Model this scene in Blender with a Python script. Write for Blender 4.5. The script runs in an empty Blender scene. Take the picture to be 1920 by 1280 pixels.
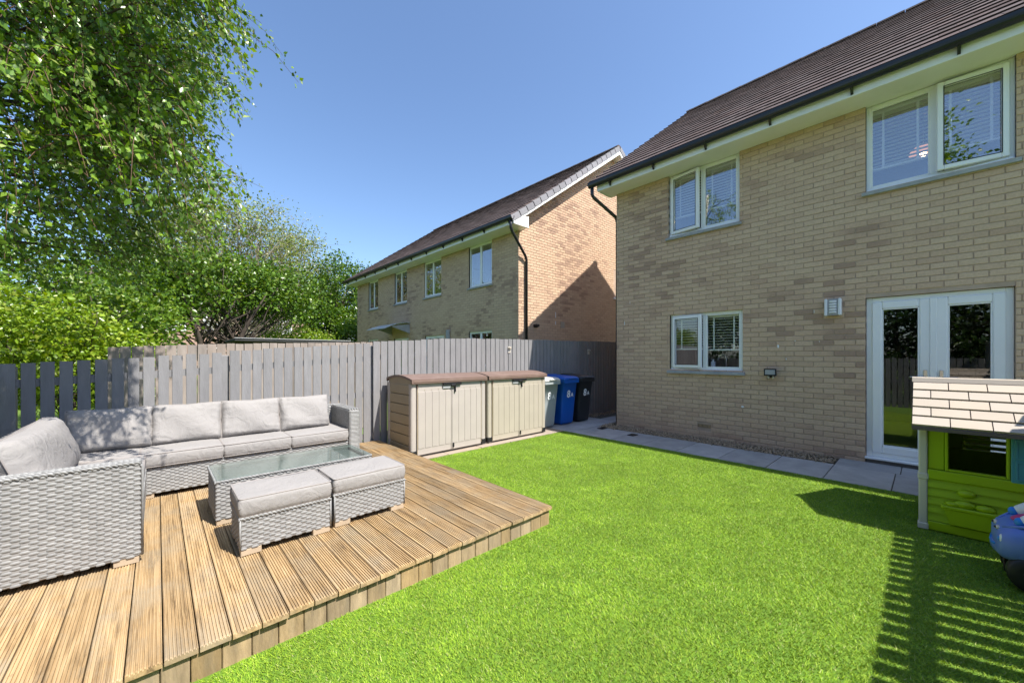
import bpy, math, random
import numpy as np
from mathutils import Vector, Matrix
R = math.radians
random.seed(7); rng = np.random.default_rng(7)
scene = bpy.context.scene
C = scene.collection

# ------------------------------------------------------------------ camera
CAM_H = 1.39
HEAD = math.atan2(665.0, 717.896)             # angle between view direction and the facade direction (+Y)
cam_d = bpy.data.cameras.new('camera'); cam = bpy.data.objects.new('camera', cam_d); C.objects.link(cam)
cam.location = (0, 0, CAM_H); cam.rotation_euler = (R(90), 0, -HEAD)
cam_d.sensor_width = 36; cam_d.lens = 717.896 / 1920 * 36
cam_d.shift_y = 28 / 1920.0
cam_d.clip_start = 0.02; cam_d.clip_end = 800
scene.camera = cam

# ------------------------------------------------------------------ light
SUN_EL, SUN_AZ = R(55), R(164)                # azimuth clockwise from +Y
w = bpy.data.worlds.new('World'); scene.world = w; w.use_nodes = True
nt = w.node_tree; bg = nt.nodes['Background']
sky = nt.nodes.new('ShaderNodeTexSky'); sky.sky_type = 'NISHITA'; sky.sun_disc = False
sky.sun_elevation = SUN_EL; sky.sun_rotation = SUN_AZ
sky.air_density = 1.0; sky.dust_density = 1.0; sky.ozone_density = 5.0
nt.links.new(sky.outputs[0], bg.inputs[0]); bg.inputs[1].default_value = 0.117
sd = bpy.data.lights.new('sun', 'SUN'); sun = bpy.data.objects.new('sun', sd); C.objects.link(sun)
sd.energy = 4.2; sd.angle = R(0.53); sd.color = (1.0, 0.95, 0.87)
sdir = Vector((math.sin(SUN_AZ) * math.cos(SUN_EL), math.cos(SUN_AZ) * math.cos(SUN_EL), math.sin(SUN_EL)))
sun.rotation_euler = sdir.to_track_quat('Z', 'Y').to_euler(); sun.location = sdir * 60
vs = scene.view_settings; vs.view_transform = 'Standard'; vs.look = 'None'; vs.gamma = 1; vs.exposure = 1.10
vs.use_curve_mapping = False
scene.cycles.max_bounces = 6; scene.cycles.transparent_max_bounces = 10
scene.cycles.use_denoising = True

# ------------------------------------------------------------------ materials
MATS = {}
def nodes_of(name):
    m = bpy.data.materials.new(name); m.use_nodes = True
    return m, m.node_tree, m.node_tree.nodes['Principled BSDF']
def N(t, kind, **kw):
    n = t.nodes.new(kind)
    for k, v in kw.items():
        if k == 'inp':
            for a, b in v.items(): n.inputs[a].default_value = b
        else: setattr(n, k, v)
    return n
def pm(name, col, rough=0.6, var=0.12, scale=6.0, bump=0.0, bscale=80.0, rand=0.0, island=0.0, metallic=0.0,
       stretch=(1, 1, 1), col2=None, dirt=0.0, dirtcol=(0.12, 0.11, 0.08), dscale=3.0, spec=0.4):
    """Principled material: two noises in world space vary the colour, a fine one gives relief."""
    if name in MATS: return MATS[name]
    m, t, b = nodes_of(name); L = t.links.new
    geo = N(t, 'ShaderNodeNewGeometry')
    mp = N(t, 'ShaderNodeMapping'); mp.inputs['Scale'].default_value = stretch; L(geo.outputs['Position'], mp.inputs[0])
    n1 = N(t, 'ShaderNodeTexNoise', inp={'Scale': scale, 'Detail': 5.0, 'Roughness': 0.6}); L(mp.outputs[0], n1.inputs['Vector'])
    ramp = N(t, 'ShaderNodeMapRange', inp={'From Min': 0.3, 'From Max': 0.7}); L(n1.outputs['Fac'], ramp.inputs['Value'])
    mix = N(t, 'ShaderNodeMix', data_type='RGBA'); L(ramp.outputs[0], mix.inputs['Factor'])
    c2 = col2 if col2 else tuple(min(1, c * (1 + var)) for c in col); c1 = col if col2 else tuple(c * (1 - var) for c in col)
    mix.inputs[6].default_value = (*c1, 1); mix.inputs[7].default_value = (*c2, 1)
    cur = mix.outputs[2]
    if dirt:
        n2 = N(t, 'ShaderNodeTexNoise', inp={'Scale': dscale, 'Detail': 6.0, 'Roughness': 0.7}); L(mp.outputs[0], n2.inputs['Vector'])
        r2 = N(t, 'ShaderNodeMapRange', inp={'From Min': 0.52, 'From Max': 0.75, 'To Max': dirt}); L(n2.outputs['Fac'], r2.inputs['Value'])
        mx = N(t, 'ShaderNodeMix', data_type='RGBA'); L(r2.outputs[0], mx.inputs['Factor']); L(cur, mx.inputs[6]); mx.inputs[7].default_value = (*dirtcol, 1)
        cur = mx.outputs[2]
    if rand or island:
        if rand:
            oi = N(t, 'ShaderNodeObjectInfo'); src, amt = oi.outputs['Random'], rand
        else: src, amt = geo.outputs['Random Per Island'], island
        mr = N(t, 'ShaderNodeMapRange', inp={'To Min': 1 - amt, 'To Max': 1 + amt}); L(src, mr.inputs['Value'])
        hs = N(t, 'ShaderNodeHueSaturation'); L(mr.outputs[0], hs.inputs['Value']); L(cur, hs.inputs['Color'])
        wn = N(t, 'ShaderNodeTexWhiteNoise', noise_dimensions='1D'); L(src, wn.inputs['W'])
        ms = N(t, 'ShaderNodeMapRange', inp={'To Min': 0.85, 'To Max': 1.15}); L(wn.outputs['Value'], ms.inputs['Value']); L(ms.outputs[0], hs.inputs['Saturation'])
        cur = hs.outputs[0]
    L(cur, b.inputs['Base Color'])
    b.inputs['Roughness'].default_value = rough; b.inputs['Metallic'].default_value = metallic
    b.inputs['Specular IOR Level'].default_value = spec
    if bump:
        n3 = N(t, 'ShaderNodeTexNoise', inp={'Scale': bscale, 'Detail': 4.0}); L(mp.outputs[0], n3.inputs['Vector'])
        bp = N(t, 'ShaderNodeBump', inp={'Strength': bump, 'Distance': 0.01}); L(n3.outputs['Fac'], bp.inputs['Height']); L(bp.outputs[0], b.inputs['Normal'])
    MATS[name] = m
    return m

def brick_mat(name, per_object, sat=1.0):
    m, t, b = nodes_of(name); L = t.links.new
    geo = N(t, 'ShaderNodeNewGeometry')
    if per_object:
        src = N(t, 'ShaderNodeObjectInfo').outputs['Random']
    else: src = geo.outputs['Random Per Island']
    n = N(t, 'ShaderNodeTexNoise', inp={'Scale': 0.75, 'Detail': 3.0}); L(geo.outputs['Position'], n.inputs['Vector'])
    # each brick's own random picks the tone; batches of browner bricks come in patches
    mr = N(t, 'ShaderNodeMapRange', inp={'From Min': 0.42, 'From Max': 0.68, 'To Min': -0.30, 'To Max': 0.30}); L(n.outputs['Fac'], mr.inputs['Value'])
    ad = N(t, 'ShaderNodeMath', operation='ADD'); L(src, ad.inputs[0]); L(mr.outputs[0], ad.inputs[1])
    cr = N(t, 'ShaderNodeValToRGB'); L(ad.outputs[0], cr.inputs[0])
    e = cr.color_ramp.elements
    e[0].position = 0.0; e[0].color = (0.63, 0.455, 0.315, 1)
    e[1].position = 1.0; e[1].color = (0.41, 0.275, 0.198, 1)
    for p, c in ((0.35, (0.60, 0.424, 0.292)), (0.62, (0.575, 0.402, 0.279)), (0.85, (0.52, 0.355, 0.250))):
        k = e.new(p); k.color = (*c, 1)
    f = N(t, 'ShaderNodeTexNoise', inp={'Scale': 45.0, 'Detail': 5.0, 'Roughness': 0.7}); L(geo.outputs['Position'], f.inputs['Vector'])
    fr = N(t, 'ShaderNodeMapRange', inp={'From Min': 0.25, 'From Max': 0.75, 'To Min': 0.84, 'To Max': 1.12}); L(f.outputs['Fac'], fr.inputs['Value'])
    hs = N(t, 'ShaderNodeHueSaturation'); L(fr.outputs[0], hs.inputs['Value']); L(cr.outputs[0], hs.inputs['Color']); hs.inputs['Saturation'].default_value = sat
    L(hs.outputs[0], b.inputs['Base Color']); b.inputs['Roughness'].default_value = 0.9; b.inputs['Specular IOR Level'].default_value = 0.2
    bp = N(t, 'ShaderNodeBump', inp={'Strength': 0.35, 'Distance': 0.006}); L(f.outputs['Fac'], bp.inputs['Height']); L(bp.outputs[0], b.inputs['Normal'])
    return m

def glass_mat(name, r0=0.12, tint=(1, 1, 1), rough=0.0):
    """thin pane: clear, with a Schlick reflectance that is the same from either side"""
    m, t, b = nodes_of(name); L = t.links.new
    t.nodes.remove(b); out = t.nodes['Material Output']
    geo = N(t, 'ShaderNodeNewGeometry')
    dt = N(t, 'ShaderNodeVectorMath', operation='DOT_PRODUCT'); L(geo.outputs['Normal'], dt.inputs[0]); L(geo.outputs['Incoming'], dt.inputs[1])
    ab = N(t, 'ShaderNodeMath', operation='ABSOLUTE'); L(dt.outputs['Value'], ab.inputs[0])
    om = N(t, 'ShaderNodeMath', operation='SUBTRACT'); om.inputs[0].default_value = 1.0; L(ab.outputs[0], om.inputs[1])
    pw = N(t, 'ShaderNodeMath', operation='POWER'); L(om.outputs[0], pw.inputs[0]); pw.inputs[1].default_value = 5.0
    ma = N(t, 'ShaderNodeMath', operation='MULTIPLY_ADD'); L(pw.outputs[0], ma.inputs[0]); ma.inputs[1].default_value = 1 - r0; ma.inputs[2].default_value = r0
    tr = N(t, 'ShaderNodeBsdfTransparent'); tr.inputs[0].default_value = (*tint, 1)
    gl = N(t, 'ShaderNodeBsdfGlossy', inp={'Roughness': rough})
    mx = N(t, 'ShaderNodeMixShader'); L(ma.outputs[0], mx.inputs[0]); L(tr.outputs[0], mx.inputs[1]); L(gl.outputs[0], mx.inputs[2])
    L(mx.outputs[0], out.inputs['Surface'])
    return m

def leaf_mat(name, translucent=0.4, rough=0.45, gain=1.0, spec=0.35):
    """Leaf colour comes from a per-leaf colour attribute; thin leaves let light through."""
    m, t, b = nodes_of(name); L = t.links.new
    at = N(t, 'ShaderNodeAttribute', attribute_name='tint')
    L(at.outputs['Color'], b.inputs['Base Color']); b.inputs['Roughness'].default_value = rough
    b.inputs['Specular IOR Level'].default_value = spec
    tl = N(t, 'ShaderNodeBsdfTranslucent')
    hs = N(t, 'ShaderNodeHueSaturation', inp={'Hue': 0.485, 'Saturation': 1.1, 'Value': 1.3 * gain}); L(at.outputs['Color'], hs.inputs['Color']); L(hs.outputs[0], tl.inputs[0])
    mx = N(t, 'ShaderNodeMixShader', inp={0: translucent}); L(b.outputs[0], mx.inputs[1]); L(tl.outputs[0], mx.inputs[2])
    L(mx.outputs[0], t.nodes['Material Output'].inputs['Surface'])
    return m

def turf_mat():
    """artificial turf: soft blades whose shading normals lean towards the pile direction (up)"""
    m = leaf_mat('turf_blade', 0.18, 0.6, 0.9, 0.2); t = m.node_tree; L = t.links.new
    geo = N(t, 'ShaderNodeNewGeometry'); ad = N(t, 'ShaderNodeVectorMath', operation='ADD'); ad.inputs[1].default_value = (0, 0, 1.1)
    L(geo.outputs['Normal'], ad.inputs[0]); nm = N(t, 'ShaderNodeVectorMath', operation='NORMALIZE'); L(ad.outputs[0], nm.inputs[0])
    L(nm.outputs[0], t.nodes['Principled BSDF'].inputs['Normal'])
    return m
def deck_mat():
    m, t, b = nodes_of('deck_timber'); L = t.links.new
    geo = N(t, 'ShaderNodeNewGeometry'); oi = N(t, 'ShaderNodeObjectInfo')
    off = N(t, 'ShaderNodeVectorMath', operation='SCALE'); off.inputs['Scale'].default_value = 37.0
    cb = N(t, 'ShaderNodeCombineXYZ'); L(oi.outputs['Random'], cb.inputs[1]); L(oi.outputs['Random'], cb.inputs[0]); L(cb.outputs[0], off.inputs[0])
    ad = N(t, 'ShaderNodeVectorMath', operation='ADD'); L(geo.outputs['Position'], ad.inputs[0]); L(off.outputs[0], ad.inputs[1])
    mp = N(t, 'ShaderNodeMapping'); mp.inputs['Scale'].default_value = (34, 2.2, 34); L(ad.outputs[0], mp.inputs[0])
    g = N(t, 'ShaderNodeTexNoise', inp={'Scale': 1.0, 'Detail': 6.0, 'Roughness': 0.65, 'Distortion': 0.8}); L(mp.outputs[0], g.inputs['Vector'])
    cr = N(t, 'ShaderNodeValToRGB'); L(g.outputs['Fac'], cr.inputs[0]); e = cr.color_ramp.elements
    e[0].position = 0.28; e[0].color = (0.125, 0.08, 0.04, 1); e[1].position = 0.74; e[1].color = (0.53, 0.385, 0.215, 1)
    k = e.new(0.5); k.color = (0.385, 0.26, 0.13, 1)
    # silvered weathering and mould specks
    n2 = N(t, 'ShaderNodeTexNoise', inp={'Scale': 2.6, 'Detail': 7.0, 'Roughness': 0.7}); L(ad.outputs[0], n2.inputs['Vector'])
    r2 = N(t, 'ShaderNodeMapRange', inp={'From Min': 0.44, 'From Max': 0.66, 'To Max': 0.72}); L(n2.outputs['Fac'], r2.inputs['Value'])
    mx = N(t, 'ShaderNodeMix', data_type='RGBA'); L(r2.outputs[0], mx.inputs['Factor']); L(cr.outputs[0], mx.inputs[6]); mx.inputs[7].default_value = (0.345, 0.285, 0.20, 1)
    n3 = N(t, 'ShaderNodeTexNoise', inp={'Scale': 22.0, 'Detail': 6.0, 'Roughness': 0.8}); L(ad.outputs[0], n3.inputs['Vector'])
    r3 = N(t, 'ShaderNodeMapRange', inp={'From Min': 0.60, 'From Max': 0.74, 'To Max': 0.6}); L(n3.outputs['Fac'], r3.inputs['Value'])
    mx2 = N(t, 'ShaderNodeMix', data_type='RGBA'); L(r3.outputs[0], mx2.inputs['Factor']); L(mx.outputs[2], mx2.inputs[6]); mx2.inputs[7].default_value = (0.11, 0.08, 0.055, 1)
    mr = N(t, 'ShaderNodeMapRange', inp={'To Min': 0.84, 'To Max': 1.14}); L(oi.outputs['Random'], mr.inputs['Value'])
    hs = N(t, 'ShaderNodeHueSaturation'); L(mr.outputs[0], hs.inputs['Value']); L(mx2.outputs[2], hs.inputs['Color'])
    L(hs.outputs[0], b.inputs['Base Color']); b.inputs['Roughness'].default_value = 0.8; b.inputs['Specular IOR Level'].default_value = 0.25
    bp = N(t, 'ShaderNodeBump', inp={'Strength': 0.3, 'Distance': 0.004}); L(g.outputs['Fac'], bp.inputs['Height']); L(bp.outputs[0], b.inputs['Normal'])
    return m

M = dict(
    brick1=brick_mat('brick_single', True), brickN=brick_mat('brick_joined', False),
    mortar=pm('mortar', (0.47, 0.35, 0.265), 0.95, 0.12, 5, 0.3, 150),
    upvc=pm('white_upvc', (0.86, 0.855, 0.85), 0.3, 0.02, 3, spec=0.5),
    soffit=pm('white_soffit', (0.86, 0.845, 0.82), 0.4, 0.04, 2, dirt=0.12, dirtcol=(0.5, 0.5, 0.4)),
    sill=pm('concrete_sill', (0.36, 0.36, 0.36), 0.85, 0.15, 8, 0.2, 60, dirt=0.3, dirtcol=(0.2, 0.2, 0.17)),
    gutter=pm('black_gutter', (0.018, 0.019, 0.022), 0.3, 0.1, 5, spec=0.5),
    tile1=pm('roof_tile', (0.132, 0.105, 0.101), 1.0, 0.25, 9, 0.4, 90, spec=0.05, rand=0.18, dirt=0.6, dirtcol=(0.115, 0.075, 0.055), dscale=2.2),
    tileN=pm('roof_tile_joined', (0.132, 0.105, 0.101), 1.0, 0.25, 9, 0.4, 90, spec=0.05, island=0.18, dirt=0.6, dirtcol=(0.115, 0.075, 0.055), dscale=2.2),
    tedge=pm('roof_tile_edge_shaded', (0.042, 0.030, 0.027), 1.0, 0.3, 14, spec=0.05, dirt=0.35, dirtcol=(0.13, 0.075, 0.035), dscale=2.5),  # shadow on the tile butts is put into this darker colour
    verge=pm('verge_cap', (0.255, 0.247, 0.262), 0.7, 0.1, 5, rand=0.1),
    glass=glass_mat('window_glass', 0.26), dglass=glass_mat('door_glass', 0.085), tglass=glass_mat('table_glass', 0.06, (0.88, 0.94, 0.92)),
    room=pm('room_paint', (0.26, 0.25, 0.235), 0.9, 0.05, 2), floor_in=pm('room_floor', (0.16, 0.12, 0.09), 0.6, 0.1, 4),
    blind=pm('blind_slat', (0.74, 0.77, 0.74), 0.5, 0.03, 3), curtain=pm('curtain_cloth', (0.33, 0.31, 0.34), 0.9, 0.1, 5),
    chrome=pm('brushed_steel', (0.62, 0.62, 0.62), 0.28, 0.05, 20, metallic=1.0),
    deck=deck_mat(),
    fascia=pm('fascia_timber', (0.31, 0.224, 0.129), 0.85, 0.3, 9, 0.3, 60, rand=0.16, stretch=(3, 3, 0.5), dirt=0.5, dirtcol=(0.23, 0.2, 0.15), dscale=5),
    fence=pm('grey_painted_timber', (0.222, 0.218, 0.222), 0.75, 0.10, 7, 0.25, 40, rand=0.07, stretch=(2.5, 2.5, 0.5), dirt=0.3, dirtcol=(0.15, 0.15, 0.155), dscale=9),
    rawfence=pm('weathered_fence', (0.294, 0.248, 0.22), 0.85, 0.15, 7, 0.2, 40, rand=0.1, stretch=(2.5, 2.5, 0.5)),
    slab=pm('paving_slab', (0.363, 0.354, 0.35), 0.9, 0.16, 4, 0.35, 120, rand=0.1, dirt=0.3, dirtcol=(0.2, 0.2, 0.19)),
    pslab=pm('buff_slab', (0.33, 0.264, 0.208), 0.9, 0.12, 5, 0.3, 120, rand=0.06),
    earth=pm('earth', (0.10, 0.085, 0.06), 0.95, 0.2, 4),
    stone=pm('gravel_stone', (0.36, 0.27, 0.18), 0.85, 0.2, 30, island=0.4),
    wicker=pm('grey_wicker', (0.254, 0.254, 0.25), 0.5, 0.12, 30, island=0.14, spec=0.4),
    wicker_in=pm('wicker_backing', (0.259, 0.251, 0.243), 0.8, 0.1, 20),
    cush=pm('cushion_fabric', (0.301, 0.286, 0.277), 0.95, 0.03, 4, 0.25, 420, spec=0.15),
    pipe=pm('cushion_piping', (0.289, 0.263, 0.249), 0.95, 0.04, 4),
    foot=pm('wood_foot', (0.419, 0.33, 0.233), 0.8, 0.1, 15),
    dark=pm('black_plastic', (0.016, 0.016, 0.018), 0.45, 0.1, 6),
    shedA=pm('beige_plastic', (0.41, 0.364, 0.332), 0.55, 0.04, 3, 0.12, 70, dirt=0.12, dirtcol=(0.5, 0.44, 0.36)),
    shedB=pm('cream_plastic', (0.404, 0.356, 0.292), 0.55, 0.04, 3, 0.12, 70, dirt=0.12, dirtcol=(0.48, 0.42, 0.32)),
    shedS=pm('tan_plastic', (0.336, 0.268, 0.176), 0.6, 0.06, 3, 0.15, 70, dirt=0.15, dirtcol=(0.3, 0.25, 0.17)),
    lid=pm('brown_plastic_lid', (0.176, 0.116, 0.094), 0.5, 0.08, 4, 0.12, 60, dirt=0.35, dirtcol=(0.34, 0.26, 0.22)),
    binG=pm('grey_bin_plastic', (0.34, 0.37, 0.38), 0.5, 0.05, 3), binGl=pm('white_bin_lid', (0.495, 0.488, 0.465), 0.55, 0.05, 6, dirt=0.3, dirtcol=(0.4, 0.37, 0.32)),
    binB=pm('blue_bin_plastic', (0.005, 0.095, 0.441), 0.4, 0.06, 3), binK=pm('black_bin_plastic', (0.022, 0.024, 0.028), 0.45, 0.1, 3, dirt=0.2, dirtcol=(0.05, 0.045, 0.04)),
    num=pm('white_number', (0.82, 0.83, 0.84), 0.5, 0.02, 4),
    green=pm('green_plastic', (0.36, 0.506, 0.008), 0.42, 0.04, 3), teal=pm('teal_plastic', (0.08, 0.31, 0.38), 0.45, 0.04, 3),
    postw=pm('cream_toy_plastic', (0.612, 0.561, 0.493), 0.5, 0.03, 3), shingle=pm('toy_roof_plastic', (0.455, 0.392, 0.318), 0.55, 0.04, 4, rand=0.03),
    rbrown=pm('toy_roof_underside', (0.135, 0.105, 0.095), 0.6, 0.06, 4),
    carb=pm('lilac_blue_plastic', (0.13, 0.215, 0.62), 0.38, 0.04, 3), carw=pm('white_toy_plastic', (0.8, 0.8, 0.82), 0.35, 0.02, 3),
    pink=pm('pink_plastic', (0.55, 0.06, 0.22), 0.4, 0.05, 3), irisb=pm('blue_toy_plastic', (0.02, 0.22, 0.7), 0.35, 0.05, 3),
    bark=pm('bark', (0.065, 0.05, 0.038), 0.95, 0.3, 9, 0.5, 40), barkp=pm('pale_bark', (0.27, 0.235, 0.17), 0.95, 0.2, 9, 0.4, 40),
    barkw=pm('birch_bark', (0.55, 0.52, 0.47), 0.9, 0.3, 12, 0.3, 40, stretch=(1, 1, 4)), twig=pm('twig', (0.13, 0.075, 0.045), 0.9, 0.2, 9),
    leaf=leaf_mat('leaf', 0.34, 0.32, 1.0, 0.5), turf=turf_mat(),
    soil=pm('turf_backing', (0.10, 0.19, 0.016), 0.95, 0.3, 30), lawn=pm('lawn_far', (0.10, 0.17, 0.02), 0.95, 0.3, 3, 0.5, 40),
    felt=pm('roof_felt', (0.05, 0.05, 0.052), 0.9, 0.2, 4), trim=pm('grey_trim', (0.36, 0.36, 0.37), 0.6, 0.1, 4),
    poly=pm('canopy_polycarbonate', (0.55, 0.60, 0.63), 0.35, 0.05, 4),
    farbrick=pm('far_brick', (0.36, 0.235, 0.185), 0.95, 0.25, 2.5), shedwall=pm('dark_stained_board', (0.10, 0.085, 0.075), 0.85, 0.2, 6),
)
def emit(name, col, s):
    m, t, b = nodes_of(name); b.inputs['Base Color'].default_value = (*col, 1)
    b.inputs['Emission Color'].default_value = (*col, 1); b.inputs['Emission Strength'].default_value = s
    return m
def creases(m, scale=9.0, amt=.35):
    t = m.node_tree; L = t.links.new; b = t.nodes['Principled BSDF']; old = b.inputs['Normal'].links[0].from_socket
    geo = N(t, 'ShaderNodeNewGeometry'); n = N(t, 'ShaderNodeTexNoise', inp={'Scale': scale, 'Detail': 3.0, 'Distortion': 1.6}); L(geo.outputs['Position'], n.inputs['Vector'])
    bp = N(t, 'ShaderNodeBump', inp={'Strength': amt, 'Distance': 0.03}); L(n.outputs['Fac'], bp.inputs['Height']); L(old, bp.inputs['Normal']); L(bp.outputs[0], b.inputs['Normal'])
creases(M['cush'])
M['bulb'] = emit('lamp_bulb', (1.0, 0.72, 0.42), 9.0)
M['shade'] = emit('lamp_shade_glow', (0.9, 0.42, 0.22), 0.5)

# ------------------------------------------------------------------ mesh helpers
WL = {}                                                     # world location of each object's origin
class MB:
    def __init__(s): s.v = []; s.f = []; s.mi = []
    def add(s, vs, fs, mi=0):
        o = len(s.v); s.v += [tuple(p) for p in vs]
        for f in fs: s.f.append(tuple(i + o for i in f)); s.mi.append(mi)
        return s
    def box(s, a, b, mi=0, m=None):
        x0, y0, z0 = a; x1, y1, z1 = b
        p = [(x0,y0,z0),(x1,y0,z0),(x1,y1,z0),(x0,y1,z0),(x0,y0,z1),(x1,y0,z1),(x1,y1,z1),(x0,y1,z1)]
        if m is not None: p = [tuple(m @ Vector(q)) for q in p]
        return s.add(p, [(0,3,2,1),(4,5,6,7),(0,1,5,4),(1,2,6,5),(2,3,7,6),(3,0,4,7)], mi)
    def bbox(s, a, b, bev=0.005, mi=0, m=None):
        """box with chamfered edges"""
        c = [(a[i] + b[i]) / 2 for i in range(3)]; h = [abs(b[i] - a[i]) / 2 for i in range(3)]; e = min(bev, *[k * .49 for k in h])
        P = []; idx = {}
        for sx in (-1, 1):
            for sy in (-1, 1):
                for sz in (-1, 1):
                    for ax in range(3):
                        q = [sx * (h[0] - e), sy * (h[1] - e), sz * (h[2] - e)]; q[ax] = (sx, sy, sz)[ax] * h[ax]
                        idx[(sx, sy, sz, ax)] = len(P); P.append(tuple(c[i] + q[i] for i in range(3)))
        F = []
        for ax in range(3):
            o = [i for i in range(3) if i != ax]
            for s1 in (-1, 1):
                def k(u, v):
                    t = [0, 0, 0]; t[ax] = s1; t[o[0]] = u; t[o[1]] = v; return idx[(*t, ax)]
                F.append((k(-1,-1), k(1,-1), k(1,1), k(-1,1)))
        for ax in range(3):
            o = [i for i in range(3) if i != ax]
            for u in (-1, 1):
                for v in (-1, 1):
                    def k(sv, face):
                        t = [0, 0, 0]; t[ax] = sv; t[o[0]] = u; t[o[1]] = v; return idx[(*t, o[face])]
                    F.append((k(-1,0), k(1,0), k(1,1), k(-1,1)))
        for sx in (-1, 1):
            for sy in (-1, 1):
                for sz in (-1, 1): F.append(tuple(idx[(sx, sy, sz, a_)] for a_ in range(3)))
        if m is not None: P = [tuple(m @ Vector(q)) for q in P]
        return s.add(P, F, mi)
    def tube(s, pts, r, n=8, mi=0, caps=True):
        pts = [Vector(p) for p in pts]; rr = r if isinstance(r, (list, tuple)) else [r] * len(pts)
        rings = []; up = None
        for i, p in enumerate(pts):
            d = (pts[min(i + 1, len(pts) - 1)] - pts[max(i - 1, 0)])
            if d.length < 1e-9: d = Vector((0, 0, 1))
            d.normalize()
            if up is None: up = Vector((0, 0, 1)) if abs(d.z) < .9 else Vector((1, 0, 0))
            a = d.cross(up); a = a.normalized() if a.length > 1e-6 else Vector((1, 0, 0)); bb = a.cross(d).normalized(); up = bb
            rings.append([p + (a * math.cos(2 * math.pi * k / n) + bb * math.sin(2 * math.pi * k / n)) * rr[i] for k in range(n)])
        return s.loft(rings, mi, caps)
    def loft(s, rings, mi=0, caps=True, closed=True):
        n = len(rings[0]); vs = [tuple(p) for r_ in rings for p in r_]; fs = []
        for i in range(len(rings) - 1):
            for k in range(n if closed else n - 1):
                fs.append((i*n+k, i*n+(k+1)%n, (i+1)*n+(k+1)%n, (i+1)*n+k))
        if caps: fs.append(tuple(range(n - 1, -1, -1))); fs.append(tuple((len(rings)-1)*n + k for k in range(n)))
        return s.add(vs, fs, mi)
    def prism(s, poly, axis, lo, hi, mi=0):
        """poly: 2-D points in the two other axes (cyclic order), extruded along axis"""
        def P(u, v, w_): t = [u, v]; t.insert(axis, w_); return tuple(t)
        return s.loft([[P(u, v, lo) for u, v in poly], [P(u, v, hi) for u, v in poly]], mi)
    def xf(s, m): s.v = [tuple(m @ Vector(p)) for p in s.v]; return s
    def mesh(s, name, mats, smooth=False, org=(0, 0, 0)):
        me = bpy.data.meshes.new(name)
        me.from_pydata([(p[0]-org[0], p[1]-org[1], p[2]-org[2]) for p in s.v], [], s.f)
        for m in (mats if isinstance(mats, (list, tuple)) else [mats]): me.materials.append(m)
        if any(s.mi): me.polygons.foreach_set('material_index', s.mi)
        if smooth: me.polygons.foreach_set('use_smooth', [True] * len(me.polygons))
        me.update()
        return me
    def build(s, name, mats, parent=None, smooth=False, org=None, fix=True):
        o_ = WL[parent.name] if parent is not None else (org or (0, 0, 0))
        me = s.mesh(name, mats, smooth, o_)
        if fix:
            import bmesh
            b = bmesh.new(); b.from_mesh(me); bmesh.ops.recalc_face_normals(b, faces=b.faces); b.to_mesh(me); b.free()
        return link(name, me, parent, o_)
def link(name, me, parent=None, wl=(0, 0, 0)):
    o = bpy.data.objects.new(name, me); C.objects.link(o)
    if parent is not None: o.parent = parent
    else: o.location = wl
    WL[o.name] = tuple(wl)
    return o
def tag(o, label=None, cat=None, group=None, kind=None):
    if label: o['label'] = label
    if cat: o['category'] = cat
    if group: o['group'] = group
    if kind: o['kind'] = kind
    return o
def thing(name, loc, label, cat, group=None):
    o = bpy.data.objects.new(name, None); C.objects.link(o); o.location = loc; WL[o.name] = tuple(loc); o.empty_display_size = 0.1
    return tag(o, label, cat, group)
def place(name, me, parent, wloc, rot=None):
    """a piece that shares mesh data, put at world position wloc under parent"""
    o = bpy.data.objects.new(name, me); C.objects.link(o); pl = WL[parent.name]
    o.parent = parent; o.location = (wloc[0]-pl[0], wloc[1]-pl[1], wloc[2]-pl[2])
    if rot is not None: o.rotation_euler = rot
    return o
def rr_ring(w_, d_, r, z, cx=0, cy=0, n=4):
    pts = []
    for qx, qy, a0 in ((1, 1, 0), (-1, 1, 90), (-1, -1, 180), (1, -1, 270)):
        for k in range(n + 1):
            a = R(a0 + 90 * k / n); pts.append((cx + qx * (w_/2 - r) + r * math.cos(a), cy + qy * (d_/2 - r) + r * math.sin(a), z))
    return pts
def nearest(items, pos, cap=300):
    idx = sorted(range(len(items)), key=lambda i: sum(c * c for c in (pos(items[i])[k] - (0, 0, CAM_H)[k] for k in range(3))))
    return [items[i] for i in idx[:cap]], [items[i] for i in idx[cap:]]
def in_view(p):
    c = p[0] * math.sin(HEAD) + p[1] * math.cos(HEAD); r = p[0] * math.cos(HEAD) - p[1] * math.sin(HEAD)
    if c < 0.3: return False
    x = 960 + 717.9 * r / c; y = 668 - 717.9 * (p[2] - CAM_H) / c
    return -40 < x < 1960 and -40 < y < 1320

# ================================================================== SETTING
g = MB(); g.add([(-200, -200, -.09), (200, -200, -.09), (200, 200, -.09), (-200, 200, -.09)], [(0, 1, 2, 3)])
tag(g.build('ground', M['lawn']), kind='structure')
# turf: backing sheet and separate blades
LX0, LX1, LYB, LYT, DX, DY = -1.0, 5.58, -0.97, 4.58, 2.412, 2.11
g = MB(); g.box((LX0, LYB, -.07), (LX1, DY + .03, -.004)); g.box((DX - .02, DY + .03, -.07), (LX1, LYT, -.004))
tag(g.build('lawn', M['soil']), kind='structure')

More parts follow.
